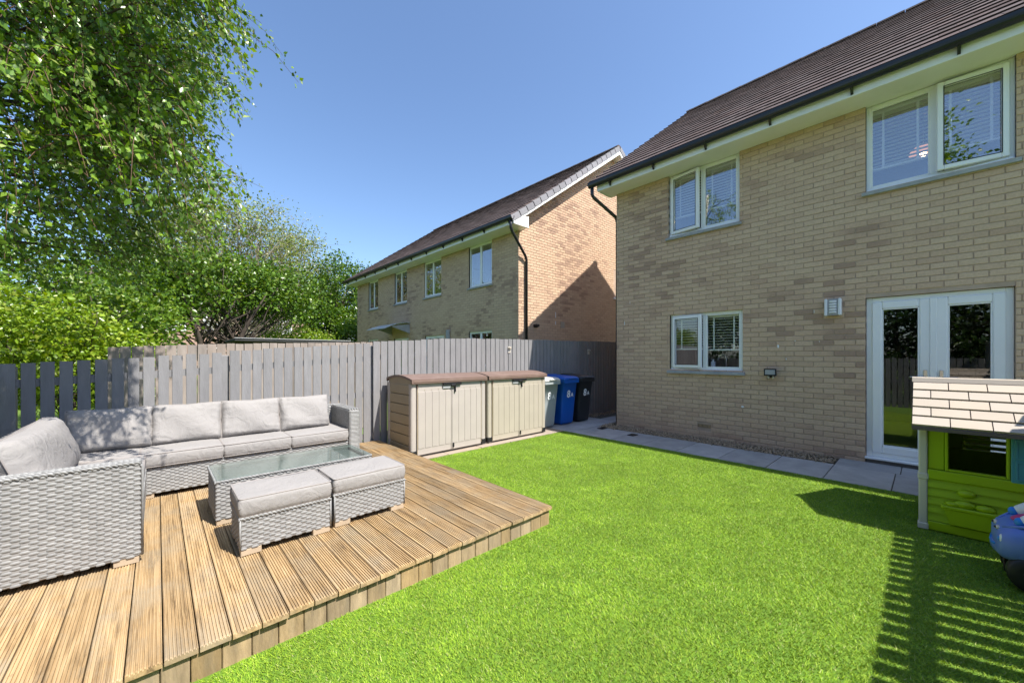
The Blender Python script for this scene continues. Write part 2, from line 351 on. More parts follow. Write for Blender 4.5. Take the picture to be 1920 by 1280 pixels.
def np_mesh(name, verts, faces, mats, tint=None, smooth=False):
    """verts (n,3), faces (m,k) of equal size; tint (n,3) as colour attribute"""
    me = bpy.data.meshes.new(name); n, m, k = len(verts), len(faces), faces.shape[1]
    me.vertices.add(n); me.vertices.foreach_set('co', np.ascontiguousarray(verts, np.float32).ravel())
    me.loops.add(m * k); me.loops.foreach_set('vertex_index', np.ascontiguousarray(faces, np.int32).ravel())
    me.polygons.add(m); me.polygons.foreach_set('loop_start', np.arange(0, m * k, k, dtype=np.int32))
    for q in (mats if isinstance(mats, (list, tuple)) else [mats]): me.materials.append(q)
    if smooth: me.polygons.foreach_set('use_smooth', np.ones(m, bool))
    me.update(calc_edges=True)
    if tint is not None:
        a = me.attributes.new('tint', 'FLOAT_COLOR', 'POINT')
        a.data.foreach_set('color', np.ascontiguousarray(np.concatenate([tint, np.ones((n, 1))], 1), np.float32).ravel())
    return me

def vnoise(x, y, seed=0):
    """smooth 2-D value noise"""
    r = np.random.default_rng(seed).random((64, 64)); xi = np.floor(x).astype(int); yi = np.floor(y).astype(int); fx = x - xi; fy = y - yi
    fx = fx * fx * (3 - 2 * fx); fy = fy * fy * (3 - 2 * fy); q = lambda a, b: r[a % 64, b % 64]
    return (q(xi, yi) * (1 - fx) + q(xi + 1, yi) * fx) * (1 - fy) + (q(xi, yi + 1) * (1 - fx) + q(xi + 1, yi + 1) * fx) * fy

def turf():
    P = []
    for (x0, x1, y0, y1) in ((0.0, LX1, LYB, DY + .01), (DX + .005, LX1, DY + .01, LYT)):
        n = int((x1 - x0) * (y1 - y0) * 34000); p = np.stack([rng.uniform(x0, x1, n), rng.uniform(y0, y1, n)], 1)
        d = np.hypot(p[:, 0], p[:, 1]); keep = rng.random(n) < np.clip(1.25 - d / 7.5, .45, 1)
        c = p[:, 0] * math.sin(HEAD) + p[:, 1] * math.cos(HEAD); keep &= c > .7
        P.append(p[keep])
    p = np.concatenate(P); n = len(p)
    lean = 2.2 + 2.5 * vnoise(p[:, 0] * 7, p[:, 1] * 7, 3) + rng.normal(0, 1.4, n)
    amt = .55 + .5 * vnoise(p[:, 0] * 9 + 9, p[:, 1] * 9, 4) + rng.normal(0, .2, n)
    hgt = rng.uniform(.010, .017, n); az = rng.uniform(0, 6.283, n); hw = rng.uniform(.0012, .0021, n)
    b0 = np.stack([p[:, 0] - np.cos(az) * hw, p[:, 1] - np.sin(az) * hw, np.full(n, -.004)], 1)
    b1 = np.stack([p[:, 0] + np.cos(az) * hw, p[:, 1] + np.sin(az) * hw, np.full(n, -.004)], 1)
    tp = np.stack([p[:, 0] + np.cos(lean) * hgt * amt, p[:, 1] + np.sin(lean) * hgt * amt, -.004 + hgt], 1)
    V = np.stack([b0, b1, tp], 1).reshape(-1, 3); F = np.arange(3 * n).reshape(-1, 3)
    pal = np.array([(.245, .395, .026), (.300, .445, .034), (.172, .315, .020), (.38, .48, .075), (.46, .49, .19)])
    ci = rng.choice(5, n, p=[.36, .28, .22, .10, .04]); col = pal[ci] * rng.uniform(.85, 1.15, (n, 1))
    pat = .76 + .22 * vnoise(p[:, 0] * 2.2, p[:, 1] * 2.2, 8) + .30 * vnoise(p[:, 0] * 7, p[:, 1] * 7, 5)
    col = col * pat[:, None]
    T = np.repeat(col, 3, 0)
    tag(link('artificial_grass', np_mesh('artificial_grass', V, F, M['turf'], T)), 'bright green artificial turf blades covering the lawn', 'grass', kind='stuff')
turf()

# paving: slabs laid as separate pieces on a bed
bed = MB(); bed.box((5.585, -2.6, -.07), (6.88, 4.45, -.018)); bed.box((5.585, 4.452, -.07), (12.5, 5.53, -.018))
patio = tag(bed.build('patio', M['earth']), kind='structure')
def slab(x0, x1, y0, y1, mat='slab', zt=0.0):
    d = 0.0045; s = MB().bbox((x0 + d, y0 + d, -.06), (x1 - d, y1 - d, zt + random.uniform(-.002, .002)), .004)
    return s.build('slab', M[mat], patio)
ys = [-2.6, -2.02, -1.45, -.89, -.325, .24, .80, 1.365, 1.93, 2.5, 3.06, 3.61, 4.17]
for a, b in zip(ys[:-1], ys[1:]): slab(5.59, 6.43, a, b)
for a, b in ((-2.6, -1.6), (-1.6, -.6), (-.6, .2), (.2, .80)): slab(6.43, 6.875, a, b)
xs = [5.59, 6.0, 6.43, 6.85, 7.28, 7.7, 8.1, 8.6, 9.1, 9.6, 10.2]
for a, b in zip(xs[:-1], xs[1:]):
    if a < 6.4: slab(a, b, 4.17, 4.46)
    slab(a, b, 4.47, 4.95)
    if a < 6.9: slab(a, b, 4.95, 5.45)
buff = MB(); buff.box((2.425, 4.60, -.07), (5.58, 5.5, -.02)); base_strip = tag(buff.build('shed_plinth', M['earth']), kind='structure')
x = 2.43
while x < 5.5:
    x2 = min(x + .6, 5.58); d = .004
    for y0, y1 in ((4.60, 5.02), (5.02, 5.46)):
        MB().bbox((x + d, y0 + d, -.05), (x2 - d, y1 - d, .006 + random.uniform(-.002, .002)), .004).build('slab', M['pslab'], base_strip)
    x = x2
# drain covers set in the paving
for i, (x, y, lab) in enumerate(((6.30, 4.24, 'small black drain cover in the paving nearest the house corner'), (6.17, 3.52, 'small black drain cover in the paving further along the gravel strip'))):
    t = thing('drain_cover', (x, y, 0.002), lab, 'drain cover', 'drain covers in the paving')
    MB().bbox((x - .085, y - .06, .002), (x + .085, y + .06, .010), .003).build('frame', M['dark'], t)
    for k in range(5): MB().box((x - .07 + k * .03, y - .045, .010), (x - .055 + k * .03, y + .045, .014)).build('bar', M['gutter'], t)
# gravel margin along the wall and beside the fence
def gravel():
    V = []; F = []; o = 0
    octv = np.array([(1,0,0),(-1,0,0),(0,1,0),(0,-1,0),(0,0,1),(0,0,-1)], float); octf = np.array([(0,2,4),(2,1,4),(1,3,4),(3,0,4),(2,0,5),(1,2,5),(3,1,5),(0,3,5)])
    spots = []
    for x0, x1, y0, y1, n in ((6.45, 6.87, .82, 4.44, 3600), (6.62, 7.05, 4.36, 4.46, 120), (6.8, 10, 5.2, 5.5, 700), (6.38, 6.47, .9, 4.1, 90)):
        for _ in range(n): spots.append((random.uniform(x0, x1), random.uniform(y0, y1)))
    for x, y in spots:
        s = random.uniform(.007, .019); v = octv * (s * random.uniform(.8, 1.3), s * random.uniform(.7, 1.1), s * random.uniform(.5, .9)) + rng.normal(0, s * .16, (6, 3))
        a = random.uniform(0, 6.28); ca, sa = math.cos(a), math.sin(a); v = np.stack([v[:, 0] * ca - v[:, 1] * sa, v[:, 0] * sa + v[:, 1] * ca, v[:, 2]], 1)
        V.append(v + (x, y, random.uniform(-.012, .006))); F.append(octf + o); o += 6
    return np_mesh('gravel', np.concatenate(V), np.concatenate(F), M['stone'])
tag(link('gravel', gravel()), 'brown gravel strip between paving and brick wall', 'gravel', kind='stuff')

# ================================================================== DECK
DZ = 0.15
deck = thing('timber_deck', (DX, DY, 0), 'raised timber deck of grooved boards beside the lawn', 'deck')
def board_mesh():
    w_, th = .1085, .028; ng = 8; top = []
    x = 0.004; gw = (w_ - .008) / ng; top.append((0, -.003)); 
    for k in range(ng):
        top += [(x, 0), (x + gw * .50, 0), (x + gw * .58, -.006), (x + gw * .92, -.006)]; x += gw
    top += [(x, 0), (w_, -.003)]
    prof = top + [(w_, -th), (0, -th)]
    m = MB(); y0, y1 = 0.0, 5.52 - DY
    rings = []
    for y, dz in ((y0, -.004), (y0 + .006, 0), (y1, 0)):
        rings.append([(px, y, pz + (dz if i < len(top) else 0)) for i, (px, pz) in enumerate(prof)])
    m.loft(rings); return m.mesh('deck_board', M['deck'])
bm_ = board_mesh(); PITCH = .1140
for k in range(31):
    x = DX - (k + 1) * PITCH + .0055 / 2
    o = place('deck_board', bm_, deck, (x, DY + random.uniform(-.006, .004), DZ + random.uniform(-.0015, .0015)))
    o.rotation_euler = (0, random.uniform(-.004, .004), 0)
x = DX - .012; i = 0
while x > -1.0:
    wd = random.choice((.108, .112, .118, .096)); d = .0018; yy = DY + .022 + random.uniform(-.002, .002)
    MB().bbox((x - wd + d, yy, -.02), (x - d, yy + .022, .119), .003).build('fascia_board', M['fascia'], deck); x -= wd
MB().bbox((DX - .036, DY + .05, -.03), (DX - .014, 5.5, .119), .003).build('side_joist', M['fascia'], deck)
fr = MB()
for y in (2.5, 3.1, 3.7, 4.3, 4.9, 5.4): fr.box((-1.1, y, -.04), (DX - .04, y + .045, .118))
fr.build('joist', M['shedwall'], deck)

# ================================================================== FENCES
def slat_fence(name, label, p0, p1, tops, slat_w, gap, th, zbase, mat, rails, post_at=(), back=1, group='garden fences', zvar=.006, skip=()):
    """p0->p1 along one axis; tops = [(s, z)...] heights along the run; back = side on which rails and posts stand"""
    p0 = Vector((p0[0], p0[1], 0)); p1 = Vector((p1[0], p1[1], 0)); d = (p1 - p0); Lh = d.length; d.normalize(); nrm = Vector((-d.y, d.x, 0)) * back
    root = thing(name, (p0.x, p0.y, zbase), label, 'fence', group)
    rot = math.atan2(d.y, d.x); me = {}
    def top(s): return float(np.interp(s, [a for a, b in tops], [b for a, b in tops]))
    s = 0
    while s + slat_w < Lh:
        if any(a < s + slat_w / 2 < b for a, b in skip): s += slat_w + gap; continue
        h = top(s + slat_w / 2) - zbase + random.uniform(-zvar, zvar); wd = slat_w * random.uniform(.955, 1.02); key = len(me) % 14
        m = MB()
        e = .0025; a0, a1 = 0, wd
        jog = random.uniform(-.002, .002)
        ring = lambda z, j: [(a0 + e + j, 0, z), (a1 - e + j, 0, z), (a1 + j, e, z), (a1 + j, th, z), (a0 + j, th, z), (a0 + j, e, z)]
        m.loft([ring(0, 0), ring(h * .5, jog), ring(h, random.uniform(-.003, .003))])
        b = m.mesh('slat', M[mat])
        w_ = p0 + d * (s + random.uniform(-.0015, .0015)); off = nrm * (th / 2 * 0)
        o = place('slat', b, root, (w_.x, w_.y, zbase), (0, 0, rot))
        if back < 0: o.scale = (1, -1, 1)
        s += slat_w + gap
    for zr, hh in rails:
        m = MB(); n = 24
        rings = []
        for k in range(n + 1):
            s = Lh * k / n; z = zbase + (top(s) - zbase) * zr; q = p0 + d * s
            a = q + nrm * (th + .001); b = q + nrm * (th + .036)
            rings.append([(a.x, a.y, z), (b.x, b.y, z), (b.x, b.y, z + hh), (a.x, a.y, z + hh)])
        m.loft(rings); m.build('rail', M[mat], root)
    for s in post_at:
        q = p0 + d * s + nrm * (th + .038 + .045); m = MB(); m.bbox((q.x - .045, q.y - .045, zbase - .1), (q.x + .045, q.y + .045, top(s) - .03), .006); m.build('post', M[mat], root)
    return root
FY = 5.55
RAILS = ((.14, .075), (.52, .075), (.84, .075))
slat_fence('slat_fence', 'grey slatted fence behind the sofa, leftmost low panel with wide gaps', (-1.02, FY), (.56, FY), ((0, 1.318), (.72, 1.37), (1.58, 1.434)), .0875, .0265, .018, -.05, 'fence', RAILS, (0.03, 1.60), 1)
slat_fence('slat_fence', 'grey slatted fence between the low left panel and the storage boxes', (.625, FY - .003), (2.30, FY - .003), ((0, 1.453), (1.65, 1.58)), .094, .0185, .018, -.05, 'fence', RAILS, (1.70,), 1)
f3 = slat_fence('slat_fence', 'tall close boarded grey fence behind storage boxes and bins', (2.345, FY - .006), (12.2, FY - .006), ((0, 1.603), (1.42, 1.705), (3.5, 1.737), (6.5, 1.77), (9.9, 1.79)), .1005, .012, .018, -.05, 'fence', RAILS, (1.8, 3.6, 5.4, 7.2, 9.0), 1)
slat_fence('slat_fence', 'grey slatted fence on the right whose striped shadow falls across the lawn', (-1.0, -1.0), (6.2, -1.0), ((0, 1.71), (7.2, 1.74)), .095, .031, .018, -.05, 'fence', ((.10, .09), (.46, .09), (.875, .095)), (.1, 1.9, 3.7, 4.62, 6.9), -1)
slat_fence('slat_fence', 'grey boundary fence at the foot of the garden behind the sofa arm', (-1.05, -3.0), (-1.05, FY + .02), ((0, 1.35), (8.6, 1.32)), .098, .02, .018, -.05, 'fence', RAILS, (2, 4, 6, 8.3), 1)
slat_fence('plain_fence', 'pale unpainted board fence beyond the grey fence, under the trees', (-.52, 7.9), (3.6, 7.9), ((0, 1.52), (1.37, 1.60), (4.1, 1.70)), .118, .006, .016, -.08, 'rawfence', ((.2, .08), (.75, .08)), (), 1)
# two small lamps on the fence
for px, z, lab in ((5.05, 1.52, 'small pale solar lamp on the sunlit fence above the second box'), (7.65, 1.50, 'small dim solar lamp on the shaded fence near the house corner')):
    t = thing('fence_lamp', (px, FY - .02, z), lab, 'lamp', 'solar lamps on the fence')
    MB().bbox((px - .035, FY - .022, z - .06), (px + .035, FY - .007, z + .06), .004).build('back_plate', M['postw'], t)
    MB().bbox((px - .03, FY - .06, z + .01), (px + .03, FY - .023, z + .055), .01).build('lamp_head', M['shedB'], t)

# ================================================================== HOUSES
def brick_boxes(axis_lo, axis_hi, z0, z1, openings, clip=None, first=0):
    """stretcher bond rectangles (a0,a1,za,zb) in the wall plane, cut round openings"""
    out = []; L_, H_, J = .215, .065, .010; nrow = int((z1 - z0) / (H_ + J))
    for r in range(nrow):
        za = z0 + r * (H_ + J) + J / 2; zb = za + H_
        s = axis_lo - (.1125 if (r + first) % 2 else 0)
        while s < axis_hi:
            segs = [(max(s + J / 2, axis_lo), min(s + J / 2 + L_, axis_hi))]; s += L_ + J
            for (o0, o1, p0, p1) in openings:
                if zb > p0 + .01 and za < p1 - .01:
                    ns = []
                    for a, b in segs:
                        if b <= o0 or a >= o1: ns.append((a, b))
                        else:
                            if a < o0: ns.append((a, o0))
                            if b > o1: ns.append((o1, b))
                    segs = ns
            for a, b in segs:
                if b - a > .025:
                    if clip is None or clip(a, b, za, zb): out.append((a, b, za, zb))
    return out
def lay_bricks(wall, rects, pt, nrm, depth=.05, cap=300):
    """pt(a,z) -> point on the brick face; nrm outward. The largest in view are single objects, the rest one mesh."""
    n = Vector(nrm); shared = {}
    mid = lambda q: tuple(pt((q[0] + q[1]) / 2, (q[2] + q[3]) / 2))
    vis = [q for q in rects if in_view(mid(q))]; hid = [q for q in rects if not in_view(mid(q))]
    one, rest = nearest(vis, mid, cap); rest += hid
    def verts(q, jit):
        a, b, z0, z1 = q; e = .004; f = n * jit
        P = [pt(a, z0), pt(b, z0), pt(b, z1), pt(a, z1)]
        I = [pt(a + e, z0 + e), pt(b - e, z0 + e), pt(b - e, z1 - e), pt(a + e, z1 - e)]
        return [tuple(p - n * depth) for p in P] + [tuple(p - n * .003 + f) for p in P] + [tuple(p + f) for p in I]
    FS = [(0,1,5,4),(1,2,6,5),(2,3,7,6),(3,0,4,7),(4,5,9,8),(5,6,10,9),(6,7,11,10),(7,4,8,11),(8,9,10,11)]
    big = MB()
    for q in rest: big.add(verts(q, random.uniform(-.0015, .0015)), FS)
    if rest: big.build('bricks', M['brickN'], wall)['kind'] = 'stuff'
    for q in one:
        c = pt((q[0] + q[1]) / 2, (q[2] + q[3]) / 2); key = round(q[1] - q[0], 3)
        if key not in shared:
            m = MB(); m.add(verts(q, 0), FS); m.v = [tuple(Vector(p) - c) for p in m.v]
            me = m.mesh('brick', M['brick1']); import bmesh
            b = bmesh.new(); b.from_mesh(me); bmesh.ops.recalc_face_normals(b, faces=b.faces); b.to_mesh(me); b.free(); shared[key] = me
        place('brick', shared[key], wall, tuple(c + n * random.uniform(-.0015, .0015)))
def wall_sheet(mb, X, lo, hi, z0, z1, openings, deep=.11):
    """mortar sheet in plane x = X facing -X, with openings and their reveals"""
    ys_ = sorted({lo, hi, *[o for q in openings for o in q[:2]]}); zs_ = sorted({z0, z1, *[o for q in openings for o in q[2:]]})
    for a, b in zip(ys_[:-1], ys_[1:]):
        for c, d_ in zip(zs_[:-1], zs_[1:]):
            if any(o0 - 1e-6 <= a and b <= o1 + 1e-6 and p0 - 1e-6 <= c and d_ <= p1 + 1e-6 for o0, o1, p0, p1 in openings): continue
            mb.add([(X, a, c), (X, b, c), (X, b, d_), (X, a, d_)], [(0, 1, 2, 3)])
    for o0, o1, p0, p1 in openings:
        mb.add([(X, o0, p0), (X, o1, p0), (X, o1, p1), (X, o0, p1), (X + deep, o0, p0), (X + deep, o1, p0), (X + deep, o1, p1), (X + deep, o0, p1)], [(0,1,5,4),(1,2,6,5),(2,3,7,6),(3,0,4,7)])
def frame_rect(mb, X0, X1, y0, y1, z0, z1, t, mi=0, bev=.006, mtx=None):
    mb.bbox((X0, y0, z0), (X1, y0 + t, z1), bev, mi, mtx); mb.bbox((X0, y1 - t, z0), (X1, y1, z1), bev, mi, mtx)
    mb.bbox((X0, y0 + t, z0), (X1, y1 - t, z0 + t), bev, mi, mtx); mb.bbox((X0, y0 + t, z1 - t), (X1, y1 - t, z1), bev, mi, mtx)
def window(house, FX, y0, y1, z0, z1, label, open_left=None, open_right=None, sill=True, inset=.045, gl='glass'):
    """two-light casement window; higher Y is on the left seen from the garden"""
    w_ = thing('window', WL[house.name], label, None) if False else bpy.data.objects.new('window', None)
    C.objects.link(w_); w_.parent = house; WL[w_.name] = WL[house.name]
    if label: w_['label'] = label
    X0 = FX + inset; ym = (y0 + y1) / 2; t = .052
    f = MB(); frame_rect(f, X0, X0 + .065, y0, y1, z0, z1, t); f.bbox((X0, ym - .032, z0 + t), (X0 + .065, ym + .032, z1 - t), .005); f.build('frame', M['upvc'], w_)
    for (a, b, ang, hinge) in ((ym + .032, y1 - t, open_left, 'hi'), (y0 + t, ym - .032, open_right, 'lo')):
        a2, b2, c2, d2 = a - .012, b + .012, z0 + t - .012, z1 - t + .012
        if ang is not None:
            hy = b2 if hinge == 'hi' else a2
            m = Matrix.Translation((X0 - .014, hy, 0)) @ Matrix.Rotation(R(ang) * (-1 if hinge == 'hi' else 1), 4, 'Z') @ Matrix.Translation((-X0 + .014, -hy, 0))
            s = MB(); frame_rect(s, X0 - .028, X0 + .024, a2, b2, c2, d2, .058, 0, .008, m); s.build('sash', M['upvc'], w_)
            p = MB(); p.box((X0 - .006, a2 + .058, c2 + .058), (X0 - .001, b2 - .058, d2 - .058), 0, m); p.build('pane', M[gl], w_)
            gk = MB(); frame_rect(gk, X0 - .031, X0 - .026, a2 + .052, b2 - .052, c2 + .052, d2 - .052, .008, 0, .001, m); gk.build('gasket', M['dark'], w_)
        else:
            p = MB(); p.box((X0 + .012, a, z0 + t), (X0 + .017, b, z1 - t)); p.build('pane', M[gl], w_)
            s = MB(); frame_rect(s, X0 + .004, X0 + .0115, a, b, z0 + t, z1 - t, .014, 0, .002); s.build('bead', M['upvc'], w_)
    s = MB(); s.bbox((X0 - .012, y0 + .006, z0 - .004), (X0 - .002, y1 - .006, z0 + .03), .004); s.build('drip', M['upvc'], w_)
    if sill:
        s = MB(); s.prism([(FX - .045, z0 - .062), (FX - .045, z0 - .022), (FX + .05, z0 - .004), (FX + .05, z0 - .062)], 1, y0 - .035, y1 + .035)
        s.v = [(p[0], p[1], p[2]) for p in s.v]; s.build('sill', M['sill'], w_)
        s = MB(); s.bbox((X0 - .03, y0 + .004, z0 - .006), (X0 - .013, y1 - .004, z0 + .012), .004); s.build('sill_trim', M['upvc'], w_)
    return w_
def roof_tiles(roof, EX, EZ, RX, RZ, y0, y1, mirror=False):
    """courses of flat interlocking tiles from eave (EX,EZ) up to the ridge (RX,RZ)"""
    d = Vector((RX - EX, 0, RZ - EZ)); L_ = d.length; d.normalize(); n = Vector((-d.z, 0, d.x)); G = .30; W_ = .295
    nr = int(L_ / G); G = L_ / nr; items = []
    for r in range(nr):
        y = y0 - (W_ / 2 if r % 2 else 0)
        while y < y1:
            a, b = max(y, y0), min(y + W_, y1); y += W_
            if b - a > .03: items.append((r, a, b))
    def verts(r, a, b):
        base = Vector((EX, 0, EZ)) + d * (r * G); up = base + d * (G + .05); g_ = .001
        P = []
        for q, lift in ((base, .031), (up, .009)):
            for yy in (a + g_, b - g_):
                P.append(q + n * (lift - .026) + Vector((0, yy, 0))); P.append(q + n * lift + Vector((0, yy, 0)))
        # a low roll at the side lock
        return P
    FS = [(0, 2, 3, 1), (4, 5, 7, 6), (1, 3, 7, 5), (0, 4, 6, 2), (0, 1, 5, 4), (2, 6, 7, 3)]; MI = [1, 0, 0, 0, 0, 0]
    mid = lambda q: tuple(Vector((EX, (q[1] + q[2]) / 2, EZ)) + d * ((q[0] + .5) * G))
    vis = [q for q in items if in_view(mid(q))]; hid = [q for q in items if not in_view(mid(q))]
    one, rest = nearest(vis, mid); rest += hid
    big = MB()
    for q in rest:
        o = len(big.f); j = random.uniform(-.003, .004)
        big.add([tuple(p + n * j * .5) for p in verts(*q)], FS); big.mi[o:] = MI
    if rest: big.build('tiles', [M['tileN'], M['tedge']], roof)['kind'] = 'stuff'
    shared = {}
    for q in one:
        c = Vector(mid(q)); key = round(q[2] - q[1], 3)
        if key not in shared:
            m = MB(); m.add([tuple(p - c) for p in verts(*q)], FS); m.mi = list(MI); shared[key] = m.mesh('tile', [M['tile1'], M['tedge']])
        place('tile', shared[key], roof, tuple(c + n * random.uniform(-.0015, .002)))
def gutter_run(house, X, Z, y0, y1, step=.88, brackets=True):
    m = MB(); arc_ = lambda r, dz: [(X + r * math.cos(math.pi * k / 8), Z - .035 - dz - r * math.sin(math.pi * k / 8)) for k in range(9)]
    prof = [(X + .06, Z)] + arc_(.06, 0) + [(X - .06, Z), (X - .053, Z)] + arc_(.053, 0)[::-1] + [(X + .053, Z)]
    m.prism(prof, 1, y0, y1); m.build('gutter', M['gutter'], house)
    c = MB(); c.prism([(X + .063, Z)] + arc_(.063, 0) + [(X - .063, Z)], 1, y1 - .004, y1 + .006); c.build('gutter_end', M['gutter'], house)
    y = y1 - .45
    while y > y0 and brackets:
        b = MB(); b.prism([(X + .064, Z)] + arc_(.064, 0) + [(X - .064, Z)], 1, y - .016, y + .016)
        b.prism([(X - .01, Z - .09), (X + .056, Z - .06), (X + .056, Z - .165), (X + .035, Z - .15)], 1, y - .014, y + .014); b.build('bracket', M['gutter'], house); y -= step

def house_shell(root, FX, lo, hi, RX, RZ, BX, soffit_z, fascia_x, vlo, vhi):
    """plain closed body behind the facade: gables, rear wall, roof boards, so that it shades like a house"""
    m = MB(); x1 = BX
    ga = MB()
    slope = (RZ - .10 - (soffit_z + .12)) / (RX - fascia_x)
    zf = soffit_z + .06 + slope * (FX - fascia_x)
    for y in (lo + .01, hi - .01): ga.add([(FX + .02, y, -.1), (x1, y, -.1), (x1, y, zf), (RX, y, RZ - .14), (FX + .02, y, zf)], [(0, 1, 2, 3, 4)])
    ga.add([(x1, lo + .01, -.1), (x1, hi - .01, -.1), (x1, hi - .01, zf), (x1, lo + .01, zf)], [(0, 1, 2, 3)])
    ga.build('gable_wall', M['mortar'], root)
    rb = MB(); EX, EZ = fascia_x - .03, soffit_z + .16
    rb.prism([(EX, EZ), (RX, RZ), (2 * RX - EX, EZ), (2 * RX - EX, EZ - .03), (RX, RZ - .05), (EX + .03, EZ - .02)], 1, vlo + .012, vhi - .012)
    return rb.build('roof', M['tedge'], root)

# ---- own house
FX, HY0, HY1 = 6.88, -3.3, 4.285
SOF, FASX = 4.69, 6.455
RX, RZ = 11.10, 8.31
home = thing('brick_house', (FX, HY1, 0), 'near buff brick house with french doors and brown tiled roof', 'house', 'buff brick houses')
OPEN = [(-.672, .540, -.02, 2.163), (1.990, 3.180, 1.150, 2.150), (2.035, 3.205, 3.570, SOF + .02), (-.675, .538, 3.565, SOF + .02)]
wm = MB(); wall_sheet(wm, FX + .008, HY0, HY1 - .004, -.1, SOF + .04, OPEN)
wall = wm.build('wall', M['mortar'], home)
vent = (2.47, 2.69, .172, .232)
rects = brick_boxes(HY0, HY1, -.035, SOF + .03, OPEN + [vent])
lay_bricks(wall, rects, lambda a, z: Vector((FX, a, z)), (-1, 0, 0))
# return of the wall round the corner (gable bricks next to the corner)
grects = brick_boxes(FX + .0, FX + 2.0, -.035, SOF + .03, [])
gm = MB()
for a, b, za, zb in grects:
    if a > FX + .03: gm.box((a, HY1 - .03, za), (b, HY1, zb))
gm.build('gable_bricks', M['brickN'], home)['kind'] = 'stuff'
# air brick
ab = MB(); ab.bbox((FX + .001, 2.475, .175), (FX + .03, 2.685, .230), .003); ab.build('air_brick', M['fascia'], wall)
roof = house_shell(home, FX, HY0, HY1, RX, RZ, 2 * RX - FX, SOF, FASX, HY0 - .2, 4.58)
roof_tiles(roof, FASX - .075, SOF + .175, RX, RZ + .02, HY0 - .2, 4.60)
rt = MB()
y = HY0 - .2
while y < 4.55:
    y2 = min(y + .42, 4.61); ring = lambda yy, r: [(RX + r * math.cos(R(a)), yy, RZ - .02 + r * .62 * math.sin(R(a))) for a in range(0, 181, 30)]
    q = MB(); q.loft([ring(y, .135), ring(y2 - .01, .128)], caps=True); q.build('ridge_tile', M['tile1'], roof); y = y2
m = MB(); m.bbox((FASX, HY0 - .15, SOF - .012), (FASX + .022, 4.462, SOF + .165), .004); m.build('fascia', M['soffit'], home)
m = MB(); m.box((FASX + .023, HY0 - .15, SOF + .0), (FX + .06, 4.455, SOF + .012)); m.build('soffit', M['soffit'], home)
m = MB(); m.prism([(FASX + .02, SOF - .01), (FX + .02, SOF - .01), (FX + .02, SOF + .42), (FASX + .02, SOF + .17)], 1, 4.44, 4.46); m.build('box_end', M['soffit'], home)
m = MB(); sl = (RZ - SOF - .16) / (RX - FASX); m.prism([(FASX + .02, SOF + .02), (RX, RZ - .23), (RX, RZ - .06), (FASX + .02, SOF + .15)], 1, 4.463, 4.482); m.build('bargeboard', M['soffit'], home)
gutter_run(home, FASX - .064, SOF + .17, HY0 - .15, 4.60)
m = MB(); m.tube([(FASX - .058, 4.54, SOF + .11), (FASX - .058, 4.54, SOF - .06), (FASX - .03, 4.52, SOF - .12), (FX + .09, 4.36, SOF - .42), (FX + .13, 4.345, SOF - .52), (FX + .13, 4.345, -.02)], .034, 10); m.build('downpipe', M['gutter'], home, True)
W1 = window(home, FX, *OPEN[1], 'kitchen window with its left casement ajar', open_left=8, gl='dglass')
U1 = window(home, FX, *OPEN[2][:3], SOF - .004, 'upper window with its left casement ajar', open_left=9)
U2 = window(home, FX, *OPEN[3][:3], SOF - .004, 'upper window above the french doors', open_right=7)
# french doors
pd = bpy.data.objects.new('french_doors', None); C.objects.link(pd); pd.parent = home; WL[pd.name] = WL[home.name]
y0, y1, z0, z1 = -.668, .536, .075, 2.158; X0 = FX + .05
m = MB(); frame_rect(m, X0, X0 + .07, y0, y1, z0, z1, .06); m.build('frame', M['upvc'], pd)
m = MB(); m.bbox((X0 - .075, y0 - .01, z0 - .03), (X0 + .07, y1 + .01, z0 - .001), .006); m.build('threshold', M['upvc'], pd)
m = MB(); m.bbox((FX - .01, y0 + .005, -.015), (FX + .09, y1 - .005, z0 - .032), .006); m.build('step', M['shedwall'], pd)
ym = (y0 + y1) / 2
for a, b, hs in ((ym + .02, y1 - .055, -1), (y0 + .055, ym - .02, 1)):
    leaf = bpy.data.objects.new('door_leaf', None)
    m = MB(); frame_rect(m, X0 - .018, X0 + .045, a, b, z0 + .055, z1 - .055, .098, 0, .012); frame_rect(m, X0 - .010, X0 + .03, a + .0985, b - .0985, z0 + .1535, z1 - .1535, .012, 0, .003)
    lf = m.build('door_leaf', M['upvc'], pd)
    m = MB(); m.box((X0 + .006, a + .108, z0 + .163), (X0 + .012, b - .108, z1 - .163)); m.build('pane', M['dglass'], lf)
    hy = (a + .045) if hs < 0 else (b - .045)
    m = MB(); m.bbox((X0 - .034, hy - .017, .98), (X0 - .019, hy + .017, 1.225), .006); hp = m.build('handle_plate', M['chrome'], lf)
    m = MB(); m.tube([(X0 - .034, hy, 1.135), (X0 - .066, hy, 1.135)], .009, 8); m.tube([(X0 - .066, hy - hs * .008, 1.135), (X0 - .066, hy - hs * .13 * -1 if False else hy + (.135 if hs < 0 else -.135), 1.135)], .0095, 8); m.build('handle', M['chrome'], lf, True)
m = MB(); m.bbox((X0 - .026, ym - .03, z0 + .055), (X0 - .004, ym + .03, z1 - .055), .006); m.build('meeting_stile', M['upvc'], pd)
